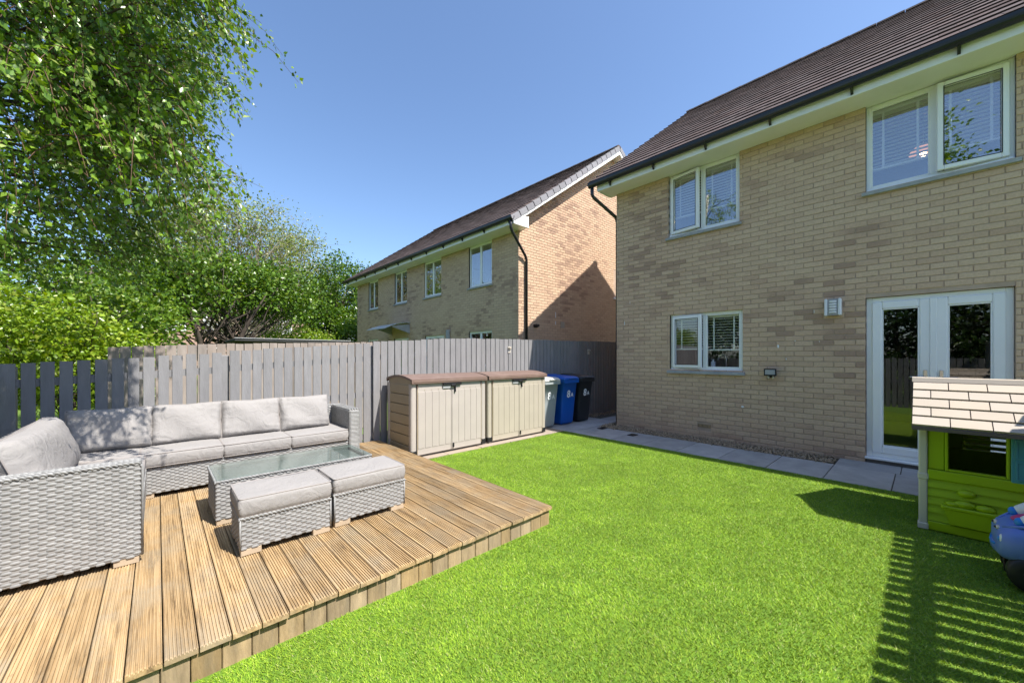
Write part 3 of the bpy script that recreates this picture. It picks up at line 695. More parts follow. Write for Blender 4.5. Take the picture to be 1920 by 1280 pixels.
# rooms behind the openings
rm = MB()
def room(x0, x1, y0, y1, z0, z1):
    rm.add([(x0, y0, z0), (x1, y0, z0), (x1, y1, z0), (x0, y1, z0), (x0, y0, z1), (x1, y0, z1), (x1, y1, z1), (x0, y1, z1)], [(4, 5, 6, 7), (1, 2, 6, 5), (2, 3, 7, 6), (0, 1, 5, 4)])
    rm.add([(x0, y0, z0), (x1, y0, z0), (x1, y1, z0), (x0, y1, z0)], [(0, 1, 2, 3)], 1)
room(FX + .13, FX + 3.6, 1.35, HY1 - .12, .06, 2.42); room(FX + .13, FX + 4.2, -2.6, 1.25, .06, 2.42)
room(FX + .13, FX + 3.4, 1.35, HY1 - .12, 2.6, 4.95); room(FX + .13, FX + 3.6, -2.6, 1.25, 2.6, 4.95)
rm.build('interior', [M['room'], M['floor_in']], home, fix=False)
inner = MB(); wall_sheet(inner, FX + .128, HY0 + .1, HY1 - .1, -.05, SOF + .3, OPEN, 0.0); inner.build('inner_leaf', M['room'], home, fix=False)

def blind(y0, y1, ztop, zbot, label):
    X = FX + .155; t = thing('venetian_blind', (X, (y0 + y1) / 2, ztop), label, 'blind', 'white venetian blinds in the windows')
    MB().bbox((X - .03, y0, ztop - .05), (X + .03, y1, ztop), .004).build('head_rail', M['blind'], t)
    s = MB(); s.box((-.022, y0, -.0012), (.022, y1, .0012)); s.v = [(p[0], p[1] - (y0 + y1) / 2, p[2]) for p in s.v]; me = s.mesh('slat', M['blind'])
    z = ztop - .075
    while z > zbot + .03:
        place('slat', me, t, (X, (y0 + y1) / 2, z), (0, R(10), 0)); z -= .047
    MB().bbox((X - .024, y0, zbot - .012), (X + .024, y1, zbot + .014), .004).build('bottom_rail', M['blind'], t)
    for f in (.2, .8):
        yy = y0 + (y1 - y0) * f; MB().box((X - .026, yy - .012, zbot), (X - .0245, yy + .012, ztop - .05)).build('ladder_tape', M['blind'], t)
blind(2.60, 3.12, 2.10, 1.52, 'white venetian blind in the left pane of the kitchen window')
blind(2.05, 2.57, 2.10, 1.50, 'white venetian blind in the right pane of the kitchen window')
blind(2.64, 3.14, 4.64, 3.93, 'white venetian blind in the left pane of the far upper window')
blind(2.09, 2.59, 4.64, 3.93, 'white venetian blind in the right pane of the far upper window')
blind(-.04, .48, 4.64, 3.87, 'white venetian blind in the fixed pane above the doors')
blind(-.62, -.10, 4.64, 3.87, 'white venetian blind behind the open casement above the doors')
def pendant(x, y, z, lab):
    t = thing('pendant_lamp', (x, y, z), lab, 'lamp', 'pendant lamps in upstairs rooms')
    m = MB(); m.loft([[(x + r * math.cos(a * .5236), y + r * math.sin(a * .5236), z + h) for a in range(12)] for r, h in ((.15, 0), (.14, .05), (.09, .10), (.03, .13))]); m.build('lamp_shade', M['shade'], t, True)
    m = MB(); m.loft([[(x + r * math.cos(a * .7854), y + r * math.sin(a * .7854), z + h) for a in range(8)] for r, h in ((.008, -.055), (.035, -.03), (.035, 0), (.01, .03))]); m.build('bulb', M['bulb'], t, True)
    MB().tube([(x, y, z + .12), (x, y, 4.94)], .004, 6).build('cord', M['upvc'], t)
pendant(FX + 1.3, 1.95, 4.42, 'lit pendant lamp behind the far upper window')
pendant(FX + 1.35, .02, 4.36, 'lit orange pendant lamp behind the upper window over the doors')
# curtain and tap seen through the panes
t = thing('curtain', (FX + .25, 2.2, 3.4), 'grey gathered curtain in the far upper window', 'curtain')
m = MB(); m.loft([[(FX + .26 + .025 * math.sin(k * 1.5), 2.02 + k * .011, z) for k in range(28)] for z in (2.9, 4.6)], caps=False, closed=False); m.build('cloth', M['curtain'], t, True, fix=False)
t = thing('kitchen_tap', (FX + .35, 2.38, 1.08), 'chrome swan neck tap inside the kitchen window', 'tap')
MB().tube([(FX + .35, 2.34, 1.0), (FX + .35, 2.34, 1.34), (FX + .35, 2.36, 1.40), (FX + .35, 2.41, 1.425), (FX + .35, 2.46, 1.40), (FX + .35, 2.475, 1.33)], .013, 8).build('spout', M['chrome'], t, True)
MB().bbox((FX + .32, 2.31, .95), (FX + .38, 2.37, 1.06), .008).build('tap_body', M['chrome'], t)
t = thing('soap_dispenser', (FX + .27, 2.51, 1.17), 'white soap dispenser on the kitchen window ledge', 'dispenser')
m = MB(); m.loft([rr_ring(.06, .06, .015, z, FX + .25, 2.52) for z in (1.17, 1.30)]); m.loft([rr_ring(.03, .03, .01, z, FX + .25, 2.52) for z in (1.3001, 1.335)]); m.build('bottle', M['carw'], t)
MB().bbox((FX + .24, 2.50, 1.336), (FX + .26, 2.56, 1.35), .004).build('pump', M['chrome'], t)
m = MB(); m.bbox((FX + .131, 1.5, 1.10), (FX + .42, 3.9, 1.14), .004); m.build('window_ledge', M['upvc'], home)
# wall fittings
t = thing('wall_light', (FX, .86, 1.95), 'white louvred outdoor wall light left of the french doors', 'wall light')
m = MB(); prof = [(FX - .001, .775), (FX - .06, .778), (FX - .095, .81), (FX - .105, .862), (FX - .095, .914), (FX - .06, .946), (FX - .001, .949)]
m.prism([(a, b) for a, b in prof], 2, 1.955, 2.175); m.build('housing', M['trim'], t)
for k in range(5):
    m = MB(); m.prism([(FX - .088, .815), (FX - .118, .838), (FX - .122, .862), (FX - .118, .886), (FX - .088, .909)], 2, 1.985 + k * .036, 2.008 + k * .036); m.build('louvre', M['carw'], t)
for ya, yb in ((.772, .806), (.918, .952)):
    MB().bbox((FX - .112, ya, 1.95), (FX - .01, yb, 2.18), .012).build('side_cheek', M['carw'], t)
t = thing('floodlight', (FX, 1.59, 1.1), 'small black floodlight with sensor on the brick wall', 'floodlight')
m = MB(); m.loft([[(FX - .03, 1.535, 1.12), (FX - .03, 1.645, 1.12), (FX - .03, 1.645, 1.19), (FX - .03, 1.535, 1.19)], [(FX - .10, 1.51, 1.10), (FX - .10, 1.67, 1.10), (FX - .10, 1.67, 1.205), (FX - .10, 1.51, 1.205)], [(FX - .112, 1.51, 1.10), (FX - .112, 1.67, 1.10), (FX - .112, 1.67, 1.205), (FX - .112, 1.51, 1.205)]]); m.build('housing', M['dark'], t)
MB().bbox((FX - .116, 1.527, 1.117), (FX - .113, 1.653, 1.188), .001).build('lens', M['trim'], t)
MB().bbox((FX - .04, 1.555, 1.07), (FX - .001, 1.625, 1.14), .006).build('bracket', M['dark'], t)
for yy in (1.56, 1.62):
    m = MB(); m.loft([[(FX - .07 + .014 * math.cos(a * .7854) * r, yy + .014 * math.sin(a * .7854) * r, z) for a in range(8)] for r, z in ((.5, 1.055), (1, 1.065), (1, 1.085), (.6, 1.099))]); m.build('sensor', M['postw'], t, True)
# white filler patches and fixing marks left on the bricks
for y, z, a, b in ((1.51, 1.545, .028, .055), (1.30, 1.62, .016, .02), (1.99, .585, .05, .035), (1.41, 1.35, .014, .035), (1.08, 2.03, .01, .06), (4.10, 2.05, .016, .09), (1.02, 1.60, .008, .03), (3.98, 2.45, .01, .06)):
    m = MB(); n = 9
    pts = [(FX - .0035, y + a * .5 * math.cos(6.283 * k / n) * random.uniform(.6, 1.2), z + b * .5 * math.sin(6.283 * k / n) * random.uniform(.6, 1.2)) for k in range(n)]
    m.add(pts + [(FX - .006, y, z)], [(k, (k + 1) % n, n) for k in range(n)]); m.build('filler_patch', M['carw'], wall)

# ---- neighbouring house
NX, NY0, NY1 = 6.92, 7.22, 18.2
NR, NZ = 11.30, 8.36
nb = thing('brick_house', (NX, NY0, 0), 'neighbouring buff brick house with sunlit gable beyond the fence', 'house', 'buff brick houses')
NO = [(8.31, 9.40, 3.455, SOF + .02), (10.94, 12.05, 3.455, SOF + .02), (13.32, 14.34, 3.455, SOF + .02), (15.90, 16.90, 3.455, SOF + .02),
      (8.31, 9.40, 1.10, 2.13), (10.75, 12.0, -.05, 2.10), (13.2, 14.4, -.05, 2.10), (15.9, 17.0, 1.10, 2.13)]
wm = MB(); wall_sheet(wm, NX + .008, NY0 + .004, NY1, -.1, SOF + .04, NO); nwall = wm.build('wall', M['mortar'], nb)
lay_bricks(nwall, brick_boxes(NY0, NY1, .9, SOF + .03, NO), lambda a, z: Vector((NX, a, z)), (-1, 0, 0), cap=120)
sl = (NZ - SOF - .16) / (NR - FASX); roofz = lambda x: SOF + .10 + sl * (x - FASX)
gw = MB(); gw.add([(NX, NY0 + .008, -.1), (2 * NR - NX, NY0 + .008, -.1), (2 * NR - NX, NY0 + .008, roofz(NX)), (NR, NY0 + .008, roofz(NR)), (NX, NY0 + .008, roofz(NX))], [(0, 1, 2, 3, 4)])
gwo = gw.build('gable_wall', M['mortar'], nb)
GO = [(11.42, 12.5, 3.40, 4.35)]
lay_bricks(gwo, [q for q in brick_boxes(NX, NR + 2.2, .75, 8.4, GO, clip=lambda a, b, za, zb: zb < roofz((a + b) / 2 if (a + b) / 2 < NR else 2 * NR - (a + b) / 2) + .02)], lambda a, z: Vector((a, NY0, z)), (0, -1, 0), cap=180)
nroof = house_shell(nb, NX, NY0, NY1, NR, NZ, 2 * NR - NX, SOF, FASX, 6.90, NY1 + .25)
roof_tiles(nroof, FASX - .075, SOF + .175, NR, NZ + .02, 6.93, NY1 + .3)
y = 6.93
while y < NY1 + .2:
    y2 = min(y + .44, NY1 + .3); ring = lambda yy, r: [(NR + r * math.cos(R(a)), yy, NZ - .02 + r * .62 * math.sin(R(a))) for a in range(0, 181, 30)]
    MB().loft([ring(y, .135), ring(y2 - .01, .128)]).build('ridge_tile', M['tile1'], nroof); y = y2
# grey stepped verge caps up the gable edge
d = Vector((NR - FASX, 0, NZ - SOF - .16)); Lr = d.length; d.normalize(); nn = Vector((-d.z, 0, d.x)); nv = 19
for side in (1, -1):
    for k in range(nv):
        s0 = -.09 + Lr * k / nv; s1 = s0 + Lr / nv + .03; P = []
        for s, lift in ((s0, .055), (s1, .035)):
            q = Vector((FASX, 0, SOF + .165)) + d * s
            for yy, nz in ((6.895, lift - .15), (6.895, lift), (7.03, lift), (7.03, lift - .15)):
                v = q + nn * nz; P.append((v.x if side > 0 else 2 * NR - v.x, yy, v.z))
        MB().add(P, [(0, 1, 2, 3), (4, 7, 6, 5), (0, 4, 5, 1), (1, 5, 6, 2), (2, 6, 7, 3), (3, 7, 4, 0)]).build('verge_cap', M['verge'], nroof)
    m = MB(); bb = [(FASX + .02, SOF - .01), (NR, NZ - .25), (NR, NZ - .08), (FASX + .02, SOF + .16)]
    if side < 0: bb = [(2 * NR - a, b) for a, b in bb]
    m.prism(bb, 1, 6.91, 6.93); m.build('bargeboard', M['soffit'], nb)
    m = MB(); so = [(FASX + .25, SOF + .165), (NR, NZ - .255), (NR, NZ - .24), (FASX + .25, SOF + .18)]
    if side < 0: so = [(2 * NR - a, b) for a, b in so]
    m.prism(so, 1, 6.931, NY0 + .05); m.build('verge_soffit', M['soffit'], nb)
m = MB(); m.prism([(FASX + .02, SOF - .012), (NX + .06, SOF - .012), (NX + .06, SOF + .28), (FASX + .02, SOF + .15)], 1, 6.905, 6.9095); m.build('box_end', M['soffit'], nb)
m = MB(); m.bbox((FASX, 6.90, SOF - .012), (FASX + .022, NY1 + .25, SOF + .165), .004); m.build('fascia', M['soffit'], nb)
m = MB(); m.box((FASX + .023, 6.935, SOF), (NX + .06, NY1 + .25, SOF + .012)); m.build('soffit', M['soffit'], nb)
gutter_run(nb, FASX - .064, SOF + .17, 6.88, NY1 + .3, 1.0)
m = MB(); m.tube([(FASX - .05, 6.96, SOF + .11), (FASX - .05, 6.96, SOF - .10), (FASX + .02, 6.98, SOF - .2), (NX + .17, 7.14, SOF - .66), (NX + .24, 7.165, SOF - .76), (NX + .24, 7.165, -.05)], .036, 10); m.build('downpipe', M['gutter'], nb, True)
for i, (a, b, c, e) in enumerate(NO):
    if c < 0:
        m = MB(); frame_rect(m, NX + .05, NX + .11, a, b, .0, e, .09); m.bbox((NX + .055, a + .09, .09), (NX + .1, b - .09, 1.0), .005); m.build('door_frame', M['upvc'], nb)
        MB().box((NX + .07, a + .09, 1.0), (NX + .075, b - .09, e - .09)).build('door_pane', M['glass'], nb)
    else: window(nb, NX, a, b, c, min(e, SOF - .004), None)
m = MB(); frame_rect(m, 0, .06, 11.42, 12.5, 3.4, 4.35, .06)
m.v = [(p[1], NY0 + .04 + p[0], p[2]) for p in m.v]; m.build('gable_window', M['upvc'], nb)
MB().box((11.48, NY0 + .06, 3.46), (12.44, NY0 + .065, 4.29)).build('gable_pane', M['glass'], nb)
m = MB(); m.box((11.38, NY0 - .04, 3.34), (12.54, NY0 + .05, 3.395)); m.build('gable_sill', M['upvc'], nb)
rm = MB(); room(NX + .13, NX + 3.4, NY0 + .2, 12.6, .1, 2.5); room(NX + .13, NX + 3.4, 12.7, NY1 - .2, .1, 2.5); room(NX + .13, NX + 3.4, NY0 + .2, 12.6, 2.6, 4.95); room(NX + .13, NX + 3.4, 12.7, NY1 - .2, 2.6, 4.95)
rm.build('interior', [M['room'], M['floor_in']], nb, fix=False)
m = MB(); m.tube([(7.52, NY0 - .001, 2.22), (7.52, NY0 - .09, 2.22)], .05, 12); m.tube([(7.52, NY0 - .08, 2.22), (7.52, NY0 - .16, 2.22)], .035, 12); m.build('boiler_flue', M['dark'], nb)
MB().bbox((8.62, NY0 - .012, 2.22), (8.79, NY0 + .01, 2.40), .006).build('wall_vent', M['shedB'], nb)
for z, h in ((2.5, .16), (2.3, .1)):
    MB().bbox((8.385, NY0 - .004, z), (8.41, NY0 + .01, z + h), .002).build('filler_patch', M['carw'], gwo)
m = MB(); m.tube([(NX - .05, 10.45, 1.9), (NX - .05, 10.45, 2.24)], .07, 12); m.build('extractor_cowl', M['trim'], nb)
m = MB(); m.loft([[(NX - .001 - 1.0 * u, y, 2.66 - .26 * u * u) for u in (0, .25, .5, .75, 1)] + [(NX - .001 - 1.0 * u, y, 2.645 - .26 * u * u) for u in (1, .75, .5, .25, 0)] for y in (13.05, 14.65)]); m.build('door_canopy', M['poly'], nb)
for yy in (13.12, 14.58): MB().prism([(NX - .001, 2.60), (NX - .7, 2.50), (NX - .7, 2.47), (NX - .001, 2.25)], 1, yy - .02, yy + .02).build('canopy_bracket', M['trim'], nb)

# ================================================================== FURNITURE
def weave(mb, o, u, v, n, W_, H_, col=.0305, row=.0148):
    """basket weave: cushioned strand pieces passing over every other stake"""
    o, u, v, n = Vector(o), Vector(u), Vector(v), Vector(n)
    nc, nr = max(2, round(W_ / col)), max(2, round(H_ / row)); col, row = W_ / nc, H_ / nr
    for r in range(nr):
        for c in range(-1, nc + 1):
            if (r + c) % 2: continue
            a0, a1 = (c - .10) * col, (c + 1.10) * col; a0, a1 = max(a0, 0), min(a1, W_)
            if a1 - a0 < col * .5: continue
            z = (r + .5) * row; h = row * .50; j = random.uniform(-.0008, .0008); P = []
            for f, hh, lift in ((0, .74, .0003), (.14, .96, .0026), (.5, 1, .0033), (.86, .96, .0026), (1, .74, .0003)):
                a = a0 + (a1 - a0) * f
                for s, l2 in ((-1, .0), (-.55, 1), (.55, 1), (1, .0)):
                    P.append(o + u * a + v * (z + j + s * h * hh) + n * (lift * (1 if l2 else .15)))
            F = [(i * 4 + k, (i + 1) * 4 + k, (i + 1) * 4 + k + 1, i * 4 + k + 1) for i in range(4) for k in range(3)]
            mb.add(P, F)
def braid(mb, a, b, n, r=.011, step=.024):
    """row of slanted strand loops along an edge"""
    a, b, n = Vector(a), Vector(b), Vector(n); d = b - a; L_ = d.length; d.normalize(); s_ = d.cross(n)
    k = 0
    while k * step < L_ - step * .5:
        c = a + d * (k + .5) * step; P0 = c - d * step * .75 - s_ * r * .9; P1 = c + d * step * .75 + s_ * r * .9
        mb.tube([P0, c + n * r * .45 - d * step * .25, c + n * r * .45 + d * step * .25, P1], [r * .35, r * .8, r * .8, r * .35], 6); k += 1
def wick(mb, faces):
    for f in faces: weave(mb, *f)
def panel(root, name, a, b, faces, tops=(), bev=.008):
    """a wicker-clad box: dark backing plus strand geometry on the listed faces"""
    p = MB().bbox(a, b, bev).build(name, M['wicker_in'], root)
    m = MB(); x0, y0, z0 = a; x1, y1, z1 = b
    for f in faces:
        if f == '-Y': weave(m, (x0, y0 - .001, z0), (1, 0, 0), (0, 0, 1), (0, -1, 0), x1 - x0, z1 - z0)
        if f == '+Y': weave(m, (x1, y1 + .001, z0), (-1, 0, 0), (0, 0, 1), (0, 1, 0), x1 - x0, z1 - z0)
        if f == '+X': weave(m, (x1 + .001, y0, z0), (0, 1, 0), (0, 0, 1), (1, 0, 0), y1 - y0, z1 - z0)
        if f == '-X': weave(m, (x0 - .001, y1, z0), (0, -1, 0), (0, 0, 1), (-1, 0, 0), y1 - y0, z1 - z0)
        if f == '+Z': weave(m, (x0, y0, z1 + .001), (1, 0, 0), (0, 1, 0), (0, 0, 1), x1 - x0, y1 - y0)
        if f == '+Zt':                                       # wrapped top: strands lying across
            weave(m, (x0, y1, z1 + .001), (0, -1, 0), (1, 0, 0), (0, 0, 1), y1 - y0, x1 - x0, .02, .016)
    for q in tops: braid(m, *q)
    if m.v: m.build('wicker_weave', M['wicker'], p, True, fix=False)['kind'] = 'stuff'
    return p
def feet(root, spots, z0=DZ, z1=DZ + .04, sx=.11, sy=.05):
    for x, y in spots: MB().bbox((x, y, z0), (x + sx, y + sy, z1), .003).build('foot', M['foot'], root)

sofa = thing('corner_sofa', (-.07, 4.59, DZ), 'grey wicker corner sofa frame on the deck against the fence', 'sofa')
ZB, ZS, ZA = DZ + .038, .422, .748
panel(sofa, 'end_arm', (-.80, 3.22, ZB), (-.072, 3.335, ZA), ('-Y', '+X'), [((-.80, 3.222, ZA + .002), (-.072, 3.222, ZA + .002), (0, -.5, .85)), ((-.80, 3.262, ZA + .004), (-.072, 3.262, ZA + .004), (0, 0, 1)), ((-.80, 3.30, ZA + .003), (-.072, 3.30, ZA + .003), (0, 0, 1))])
m = MB()
for dx in (0, .009): m.tube([(-.068 + dx * .4, 3.222 + dx, ZB + .004), (-.068 + dx * .4, 3.222 + dx, ZA - .02), (-.085, 3.222 + dx, ZA + .002)], .005, 6)
m.build('corner_strand', M['wicker'], sofa, True)
panel(sofa, 'side_base', (-.80, 3.337, ZB), (-.075, 4.59, ZS - .012), ('+X',), [((-.078, 3.34, ZS - .012), (-.078, 4.58, ZS - .012), (.4, 0, .9))])
panel(sofa, 'rear_base', (-.80, 4.592, ZB), (1.64, 5.20, ZS - .012), ('-Y',), [((-.07, 4.596, ZS - .01), (1.635, 4.596, ZS - .01), (0, -.5, .85))])
panel(sofa, 'side_back', (-.90, 3.24, ZB), (-.802, 5.29, ZA + .01), ('+X',), [((-.85, 3.24, ZA + .014), (-.85, 5.29, ZA + .014), (0, 0, 1)), ((-.825, 3.24, ZA + .014), (-.825, 5.29, ZA + .014), (0, 0, 1))])
panel(sofa, 'rear_back', (-.80, 5.202, ZB), (1.765, 5.30, ZA + .01), ('-Y',), [((-.80, 5.25, ZA + .014), (1.76, 5.25, ZA + .014), (0, 0, 1)), ((-.8, 5.22, ZA + .014), (1.76, 5.22, ZA + .014), (0, 0, 1))])
ra = panel(sofa, 'end_arm', (1.645, 4.585, ZB), (1.765, 5.20, ZA + .012), ('-X', '+X'), [((1.66, 4.59, ZA + .016), (1.66, 5.2, ZA + .016), (0, 0, 1)), ((1.69, 4.59, ZA + .016), (1.69, 5.2, ZA + .016), (0, 0, 1)), ((1.72, 4.59, ZA + .016), (1.72, 5.2, ZA + .016), (0, 0, 1)), ((1.75, 4.59, ZA + .016), (1.75, 5.2, ZA + .016), (0, 0, 1))])
m = MB(); z = ZB + .01
while z < ZA + .005: m.tube([(1.645, 4.583, z), (1.675, 4.576, z + .002), (1.735, 4.576, z - .002), (1.766, 4.583, z)], .0085, 6); z += .0155
m.build('arm_wrap', M['wicker'], sofa, True)['kind'] = 'stuff'
feet(sofa, [(-.19, 3.225), (-.78, 3.225), (-.13, 4.60), (1.62, 4.60), (.7, 4.60), (1.62, 5.1)])

def puff(name, size, label, cat, center, rot, group, bulge=.06, wr=.011, piped=True, seed=0, soft=.27, parts=True):
    """soft cushion: super-ellipsoid-like pillow with seam and creases. size = (width, height, thickness) in local x, z, y"""
    W_, H_, T_ = size; n1, n2 = 22, 18; r_ = np.random.default_rng(seed)
    t = thing(name, center, label, cat, group); Mx = Matrix.Translation(center) @ Matrix.Rotation(rot[2], 4, 'Z') @ Matrix.Rotation(rot[0], 4, 'X')
    ph = r_.random(8) * 6.28
    def surf(side):
        P = []
        for j in range(n2 + 1):
            for i in range(n1 + 1):
                u = -1 + 2 * i / n1; v = -1 + 2 * j / n2
                su = math.copysign(abs(u) ** .8, u); sv = math.copysign(abs(v) ** .8, v)
                e = max(0, (1 - abs(su) ** 3.2)) ** soft * max(0, (1 - abs(sv) ** 3.2)) ** soft
                # corners pull in, edges bow slightly
                x = su * W_ / 2 * (1 - .035 * (1 - abs(sv)) ** 2 * abs(su) + .0) ; z = sv * H_ / 2 * (1 - .05 * (1 - abs(su)) ** 2 * abs(sv))
                y = side * (T_ / 2) * e
                edge = (abs(su) ** 4 + abs(sv) ** 4) * e
                cr = wr * edge * (math.sin(su * 23 + ph[0] + 2 * math.sin(sv * 3 + ph[1])) + .7 * math.sin(sv * 19 + ph[2] + su * 3)) + wr * .8 * math.sin(su * 4 + sv * 3.1 + ph[3]) * e
                P.append(Mx @ Vector((x, y + side * cr, z - .012 * (1 - sv * sv) * 0)))
        return P
    m = MB(); nv = (n1 + 1)
    for side in (-1, 1):
        F = [(j * nv + i, j * nv + i + 1, (j + 1) * nv + i + 1, (j + 1) * nv + i) for j in range(n2) for i in range(n1)]
        m.add([tuple(p) for p in surf(side)], F)
    m.build('cover', M['cush'], t, True)
    rim = []
    for i in range(n1 + 1): rim.append((-1 + 2 * i / n1, -1))
    for j in range(1, n2 + 1): rim.append((1, -1 + 2 * j / n2))
    for i in range(n1 - 1, -1, -1): rim.append((-1 + 2 * i / n1, 1))
    for j in range(n2 - 1, -1, -1): rim.append((-1, -1 + 2 * j / n2))
    pts = []
    for u, v in rim:
        su = math.copysign(abs(u) ** .8, u); sv = math.copysign(abs(v) ** .8, v)
        pts.append(Mx @ Vector((su * W_ / 2 * (1 - .035 * (1 - abs(sv)) ** 2 * abs(su)), 0, sv * H_ / 2 * (1 - .05 * (1 - abs(su)) ** 2 * abs(sv)))))
    MB().tube(pts, .0045, 5, caps=False).build('piping', M['pipe'], t, True)
    return t
def seat_pad(name, a, b, label, cat, group, seed=0, crown=.012):
    """box cushion with rounded edges, a crowned top and piping round the top and bottom edges"""
    r_ = np.random.default_rng(seed); x0, y0, z0 = a; x1, y1, z1 = b; t = thing(name, ((x0 + x1) / 2, (y0 + y1) / 2, z0), label, cat, group)
    W_, D_, H_ = x1 - x0, y1 - y0, z1 - z0; cx, cy = (x0 + x1) / 2, (y0 + y1) / 2; ph = r_.random(6) * 6.28; m = MB()
    rings = []
    for f, ins in ((0, .010), (.06, .002), (.25, -.003), (.5, -.006), (.75, -.003), (.93, .002)):
        ring = rr_ring(W_ - 2 * ins, D_ - 2 * ins, .022, z0 + H_ * f, cx, cy, 3)
        rings.append([(p[0] + .0015 * math.sin(p[1] * 30 + ph[0]), p[1] + .002 * math.sin(p[0] * 26 + ph[1]), p[2] + (.003 * math.sin(p[0] * 9 + ph[2]) if f > .5 else 0)) for p in ring])
    m.loft(rings, caps=True)
    n = 14; P = []
    for j in range(n + 1):
        for i in range(n + 1):
            u = -1 + 2 * i / n; v = -1 + 2 * j / n; e = (1 - u ** 4) * (1 - v ** 4)
            P.append((cx + u * (W_ / 2 - .004), cy + v * (D_ / 2 - .004), z0 + H_ * .93 + crown * e ** .6 + .0035 * math.sin(u * 4 + ph[3]) * math.cos(v * 3.3 + ph[4]) * e + .003 * math.sin((cx + u * W_ / 2) * 9 + ph[2])))
    m.add(P, [(j * (n + 1) + i, j * (n + 1) + i + 1, (j + 1) * (n + 1) + i + 1, (j + 1) * (n + 1) + i) for j in range(n) for i in range(n)])
    m.build('cover', M['cush'], t, True)
    for zz, ins in ((z0 + H_ * .93, .001), (z0 + H_ * .05, .003)):
        ring = rr_ring(W_ - 2 * ins, D_ - 2 * ins, .02, zz, cx, cy, 3)
        ring = [(p[0], p[1], p[2] + .003 * math.sin(p[0] * 9 + ph[2]) * (zz > z0 + H_ * .5)) for p in ring]; ring.append(ring[0])
        MB().tube(ring, .0042, 5, caps=False).build('piping', M['pipe'], t, True)
    return t
GS, GB = 'seat cushions on the corner sofa', 'back cushions on the corner sofa'
seat_pad('seat_cushion', (-.672, 4.572, ZS), (-.112, 5.19, ZS + .128), 'seat cushion in the corner of the sofa, half in tree shade', 'cushion', GS, 1)
seat_pad('seat_cushion', (-.108, 4.566, ZS), (.466, 5.19, ZS + .128), 'seat cushion in the sofa run, second from the corner', 'cushion', GS, 2)
seat_pad('seat_cushion', (.470, 4.566, ZS), (1.044, 5.19, ZS + .126), 'seat cushion in the sofa run, third from the corner', 'cushion', GS, 3)
seat_pad('seat_cushion', (1.048, 4.566, ZS), (1.636, 5.19, ZS + .124), 'seat cushion beside the right wicker arm', 'cushion', GS, 4)
seat_pad('seat_cushion', (-.672, 3.345, ZS), (-.076, 4.566, ZS + .125), 'long seat cushion on the short side of the sofa behind the near arm', 'cushion', GS, 5)
bk = [(-.305, .56, 'back cushion dappled with leaf shadows near the sofa corner', 11), (.222, .54, 'sunlit back cushion next to the dappled one', 12), (.757, .535, 'back cushion third from the sofa corner', 13), (1.285, .53, 'back cushion leaning by the right wicker arm', 14)]
for xc, wd, lab, sd_ in bk:
    puff('back_cushion', (wd, .385, .185), lab, 'cushion', (xc, 5.02, .728), (R(-15), 0, R(random.uniform(-2, 2))), GB, seed=sd_)
puff('back_cushion', (1.26, .40, .27), 'long back cushion on the short left side of the sofa', 'cushion', (-.585, 4.00, .728), (R(-17), 0, R(90)), GB, seed=21, wr=.008)

table = thing('coffee_table', (.31, 3.51, DZ), 'grey wicker coffee table with glass top beside the ottomans', 'table')
TX0, TX1, TY0, TY1, TZ = .312, 1.470, 3.52, 4.065, .472
panel(table, 'front_panel', (TX0, TY0, ZB), (TX1, TY0 + .03, TZ), ('-Y',), [((TX0, TY0 + .002, TZ - .006), (TX1, TY0 + .002, TZ - .006), (0, -.5, .85))])
panel(table, 'rear_panel', (TX0, TY1 - .03, ZB), (TX1, TY1, TZ), ('+Y',))
panel(table, 'side_panel', (TX0, TY0 + .032, ZB), (TX0 + .03, TY1 - .032, TZ), ('-X',), [((TX0 + .002, TY1, TZ - .006), (TX0 + .002, TY0, TZ - .006), (-.5, 0, .85))])
panel(table, 'side_panel', (TX1 - .03, TY0 + .032, ZB), (TX1, TY1 - .032, TZ), ('+X',), [((TX1 - .002, TY0, TZ - .006), (TX1 - .002, TY1, TZ - .006), (.5, 0, .85))])
panel(table, 'inner_shelf', (TX0 + .032, TY0 + .032, TZ - .06), (TX1 - .032, TY1 - .032, TZ - .035), ('+Z',))
MB().bbox((TX0 + .004, TY0 + .004, TZ + .004), (TX1 - .004, TY1 - .004, TZ + .011), .002).build('glass_top', M['tglass'], table)
feet(table, [(TX0 + .005, TY0 + .005), (TX1 - .115, TY0 + .005), (TX0 + .005, TY1 - .055), (TX1 - .115, TY1 - .055)])

def ottoman(x0, x1, y0, y1, lab, clab, sd_):
    t = thing('ottoman', (x0, y0, DZ), lab, 'ottoman', 'wicker ottomans in front of the table'); zt = .385
    panel(t, 'body', (x0 + .004, y0 + .004, ZB), (x1 - .004, y1 - .004, zt), ('-Y', '-X', '+X'), [((x0, y0 + .004, zt - .004), (x1, y0 + .004, zt - .004), (0, -.5, .85)), ((x0 + .004, y1, zt - .004), (x0 + .004, y0, zt - .004), (-.5, 0, .85))])
    m = MB()
    for sx in (x0 + .003, x1 - .003): m.tube([(sx, y0 + .003, ZB), (sx, y0 + .003, zt)], .006, 6)
    m.build('corner_strand', M['wicker'], t, True)
    feet(t, [(x0 + .006, y0 + .006), (x1 - .116, y0 + .006), (x0 + .006, y1 - .056), (x1 - .116, y1 - .056)])
    c = seat_pad('ottoman_cushion', (x0 - .004, y0 - .004, zt + .004), (x1 + .002, y1 + .004, .512), clab, 'cushion', 'cushions on the ottomans', sd_, .008)
    MB().tube([(x0 - .006, y0 - .008, .452), (x1 + .004, y0 - .008, .455)], .003, 5).build('seam', M['pipe'], c, True)
ottoman(.372, .906, 2.868, 3.252, 'wicker ottoman nearest the camera on the deck', 'grey cushion on the ottoman nearest the camera', 31)
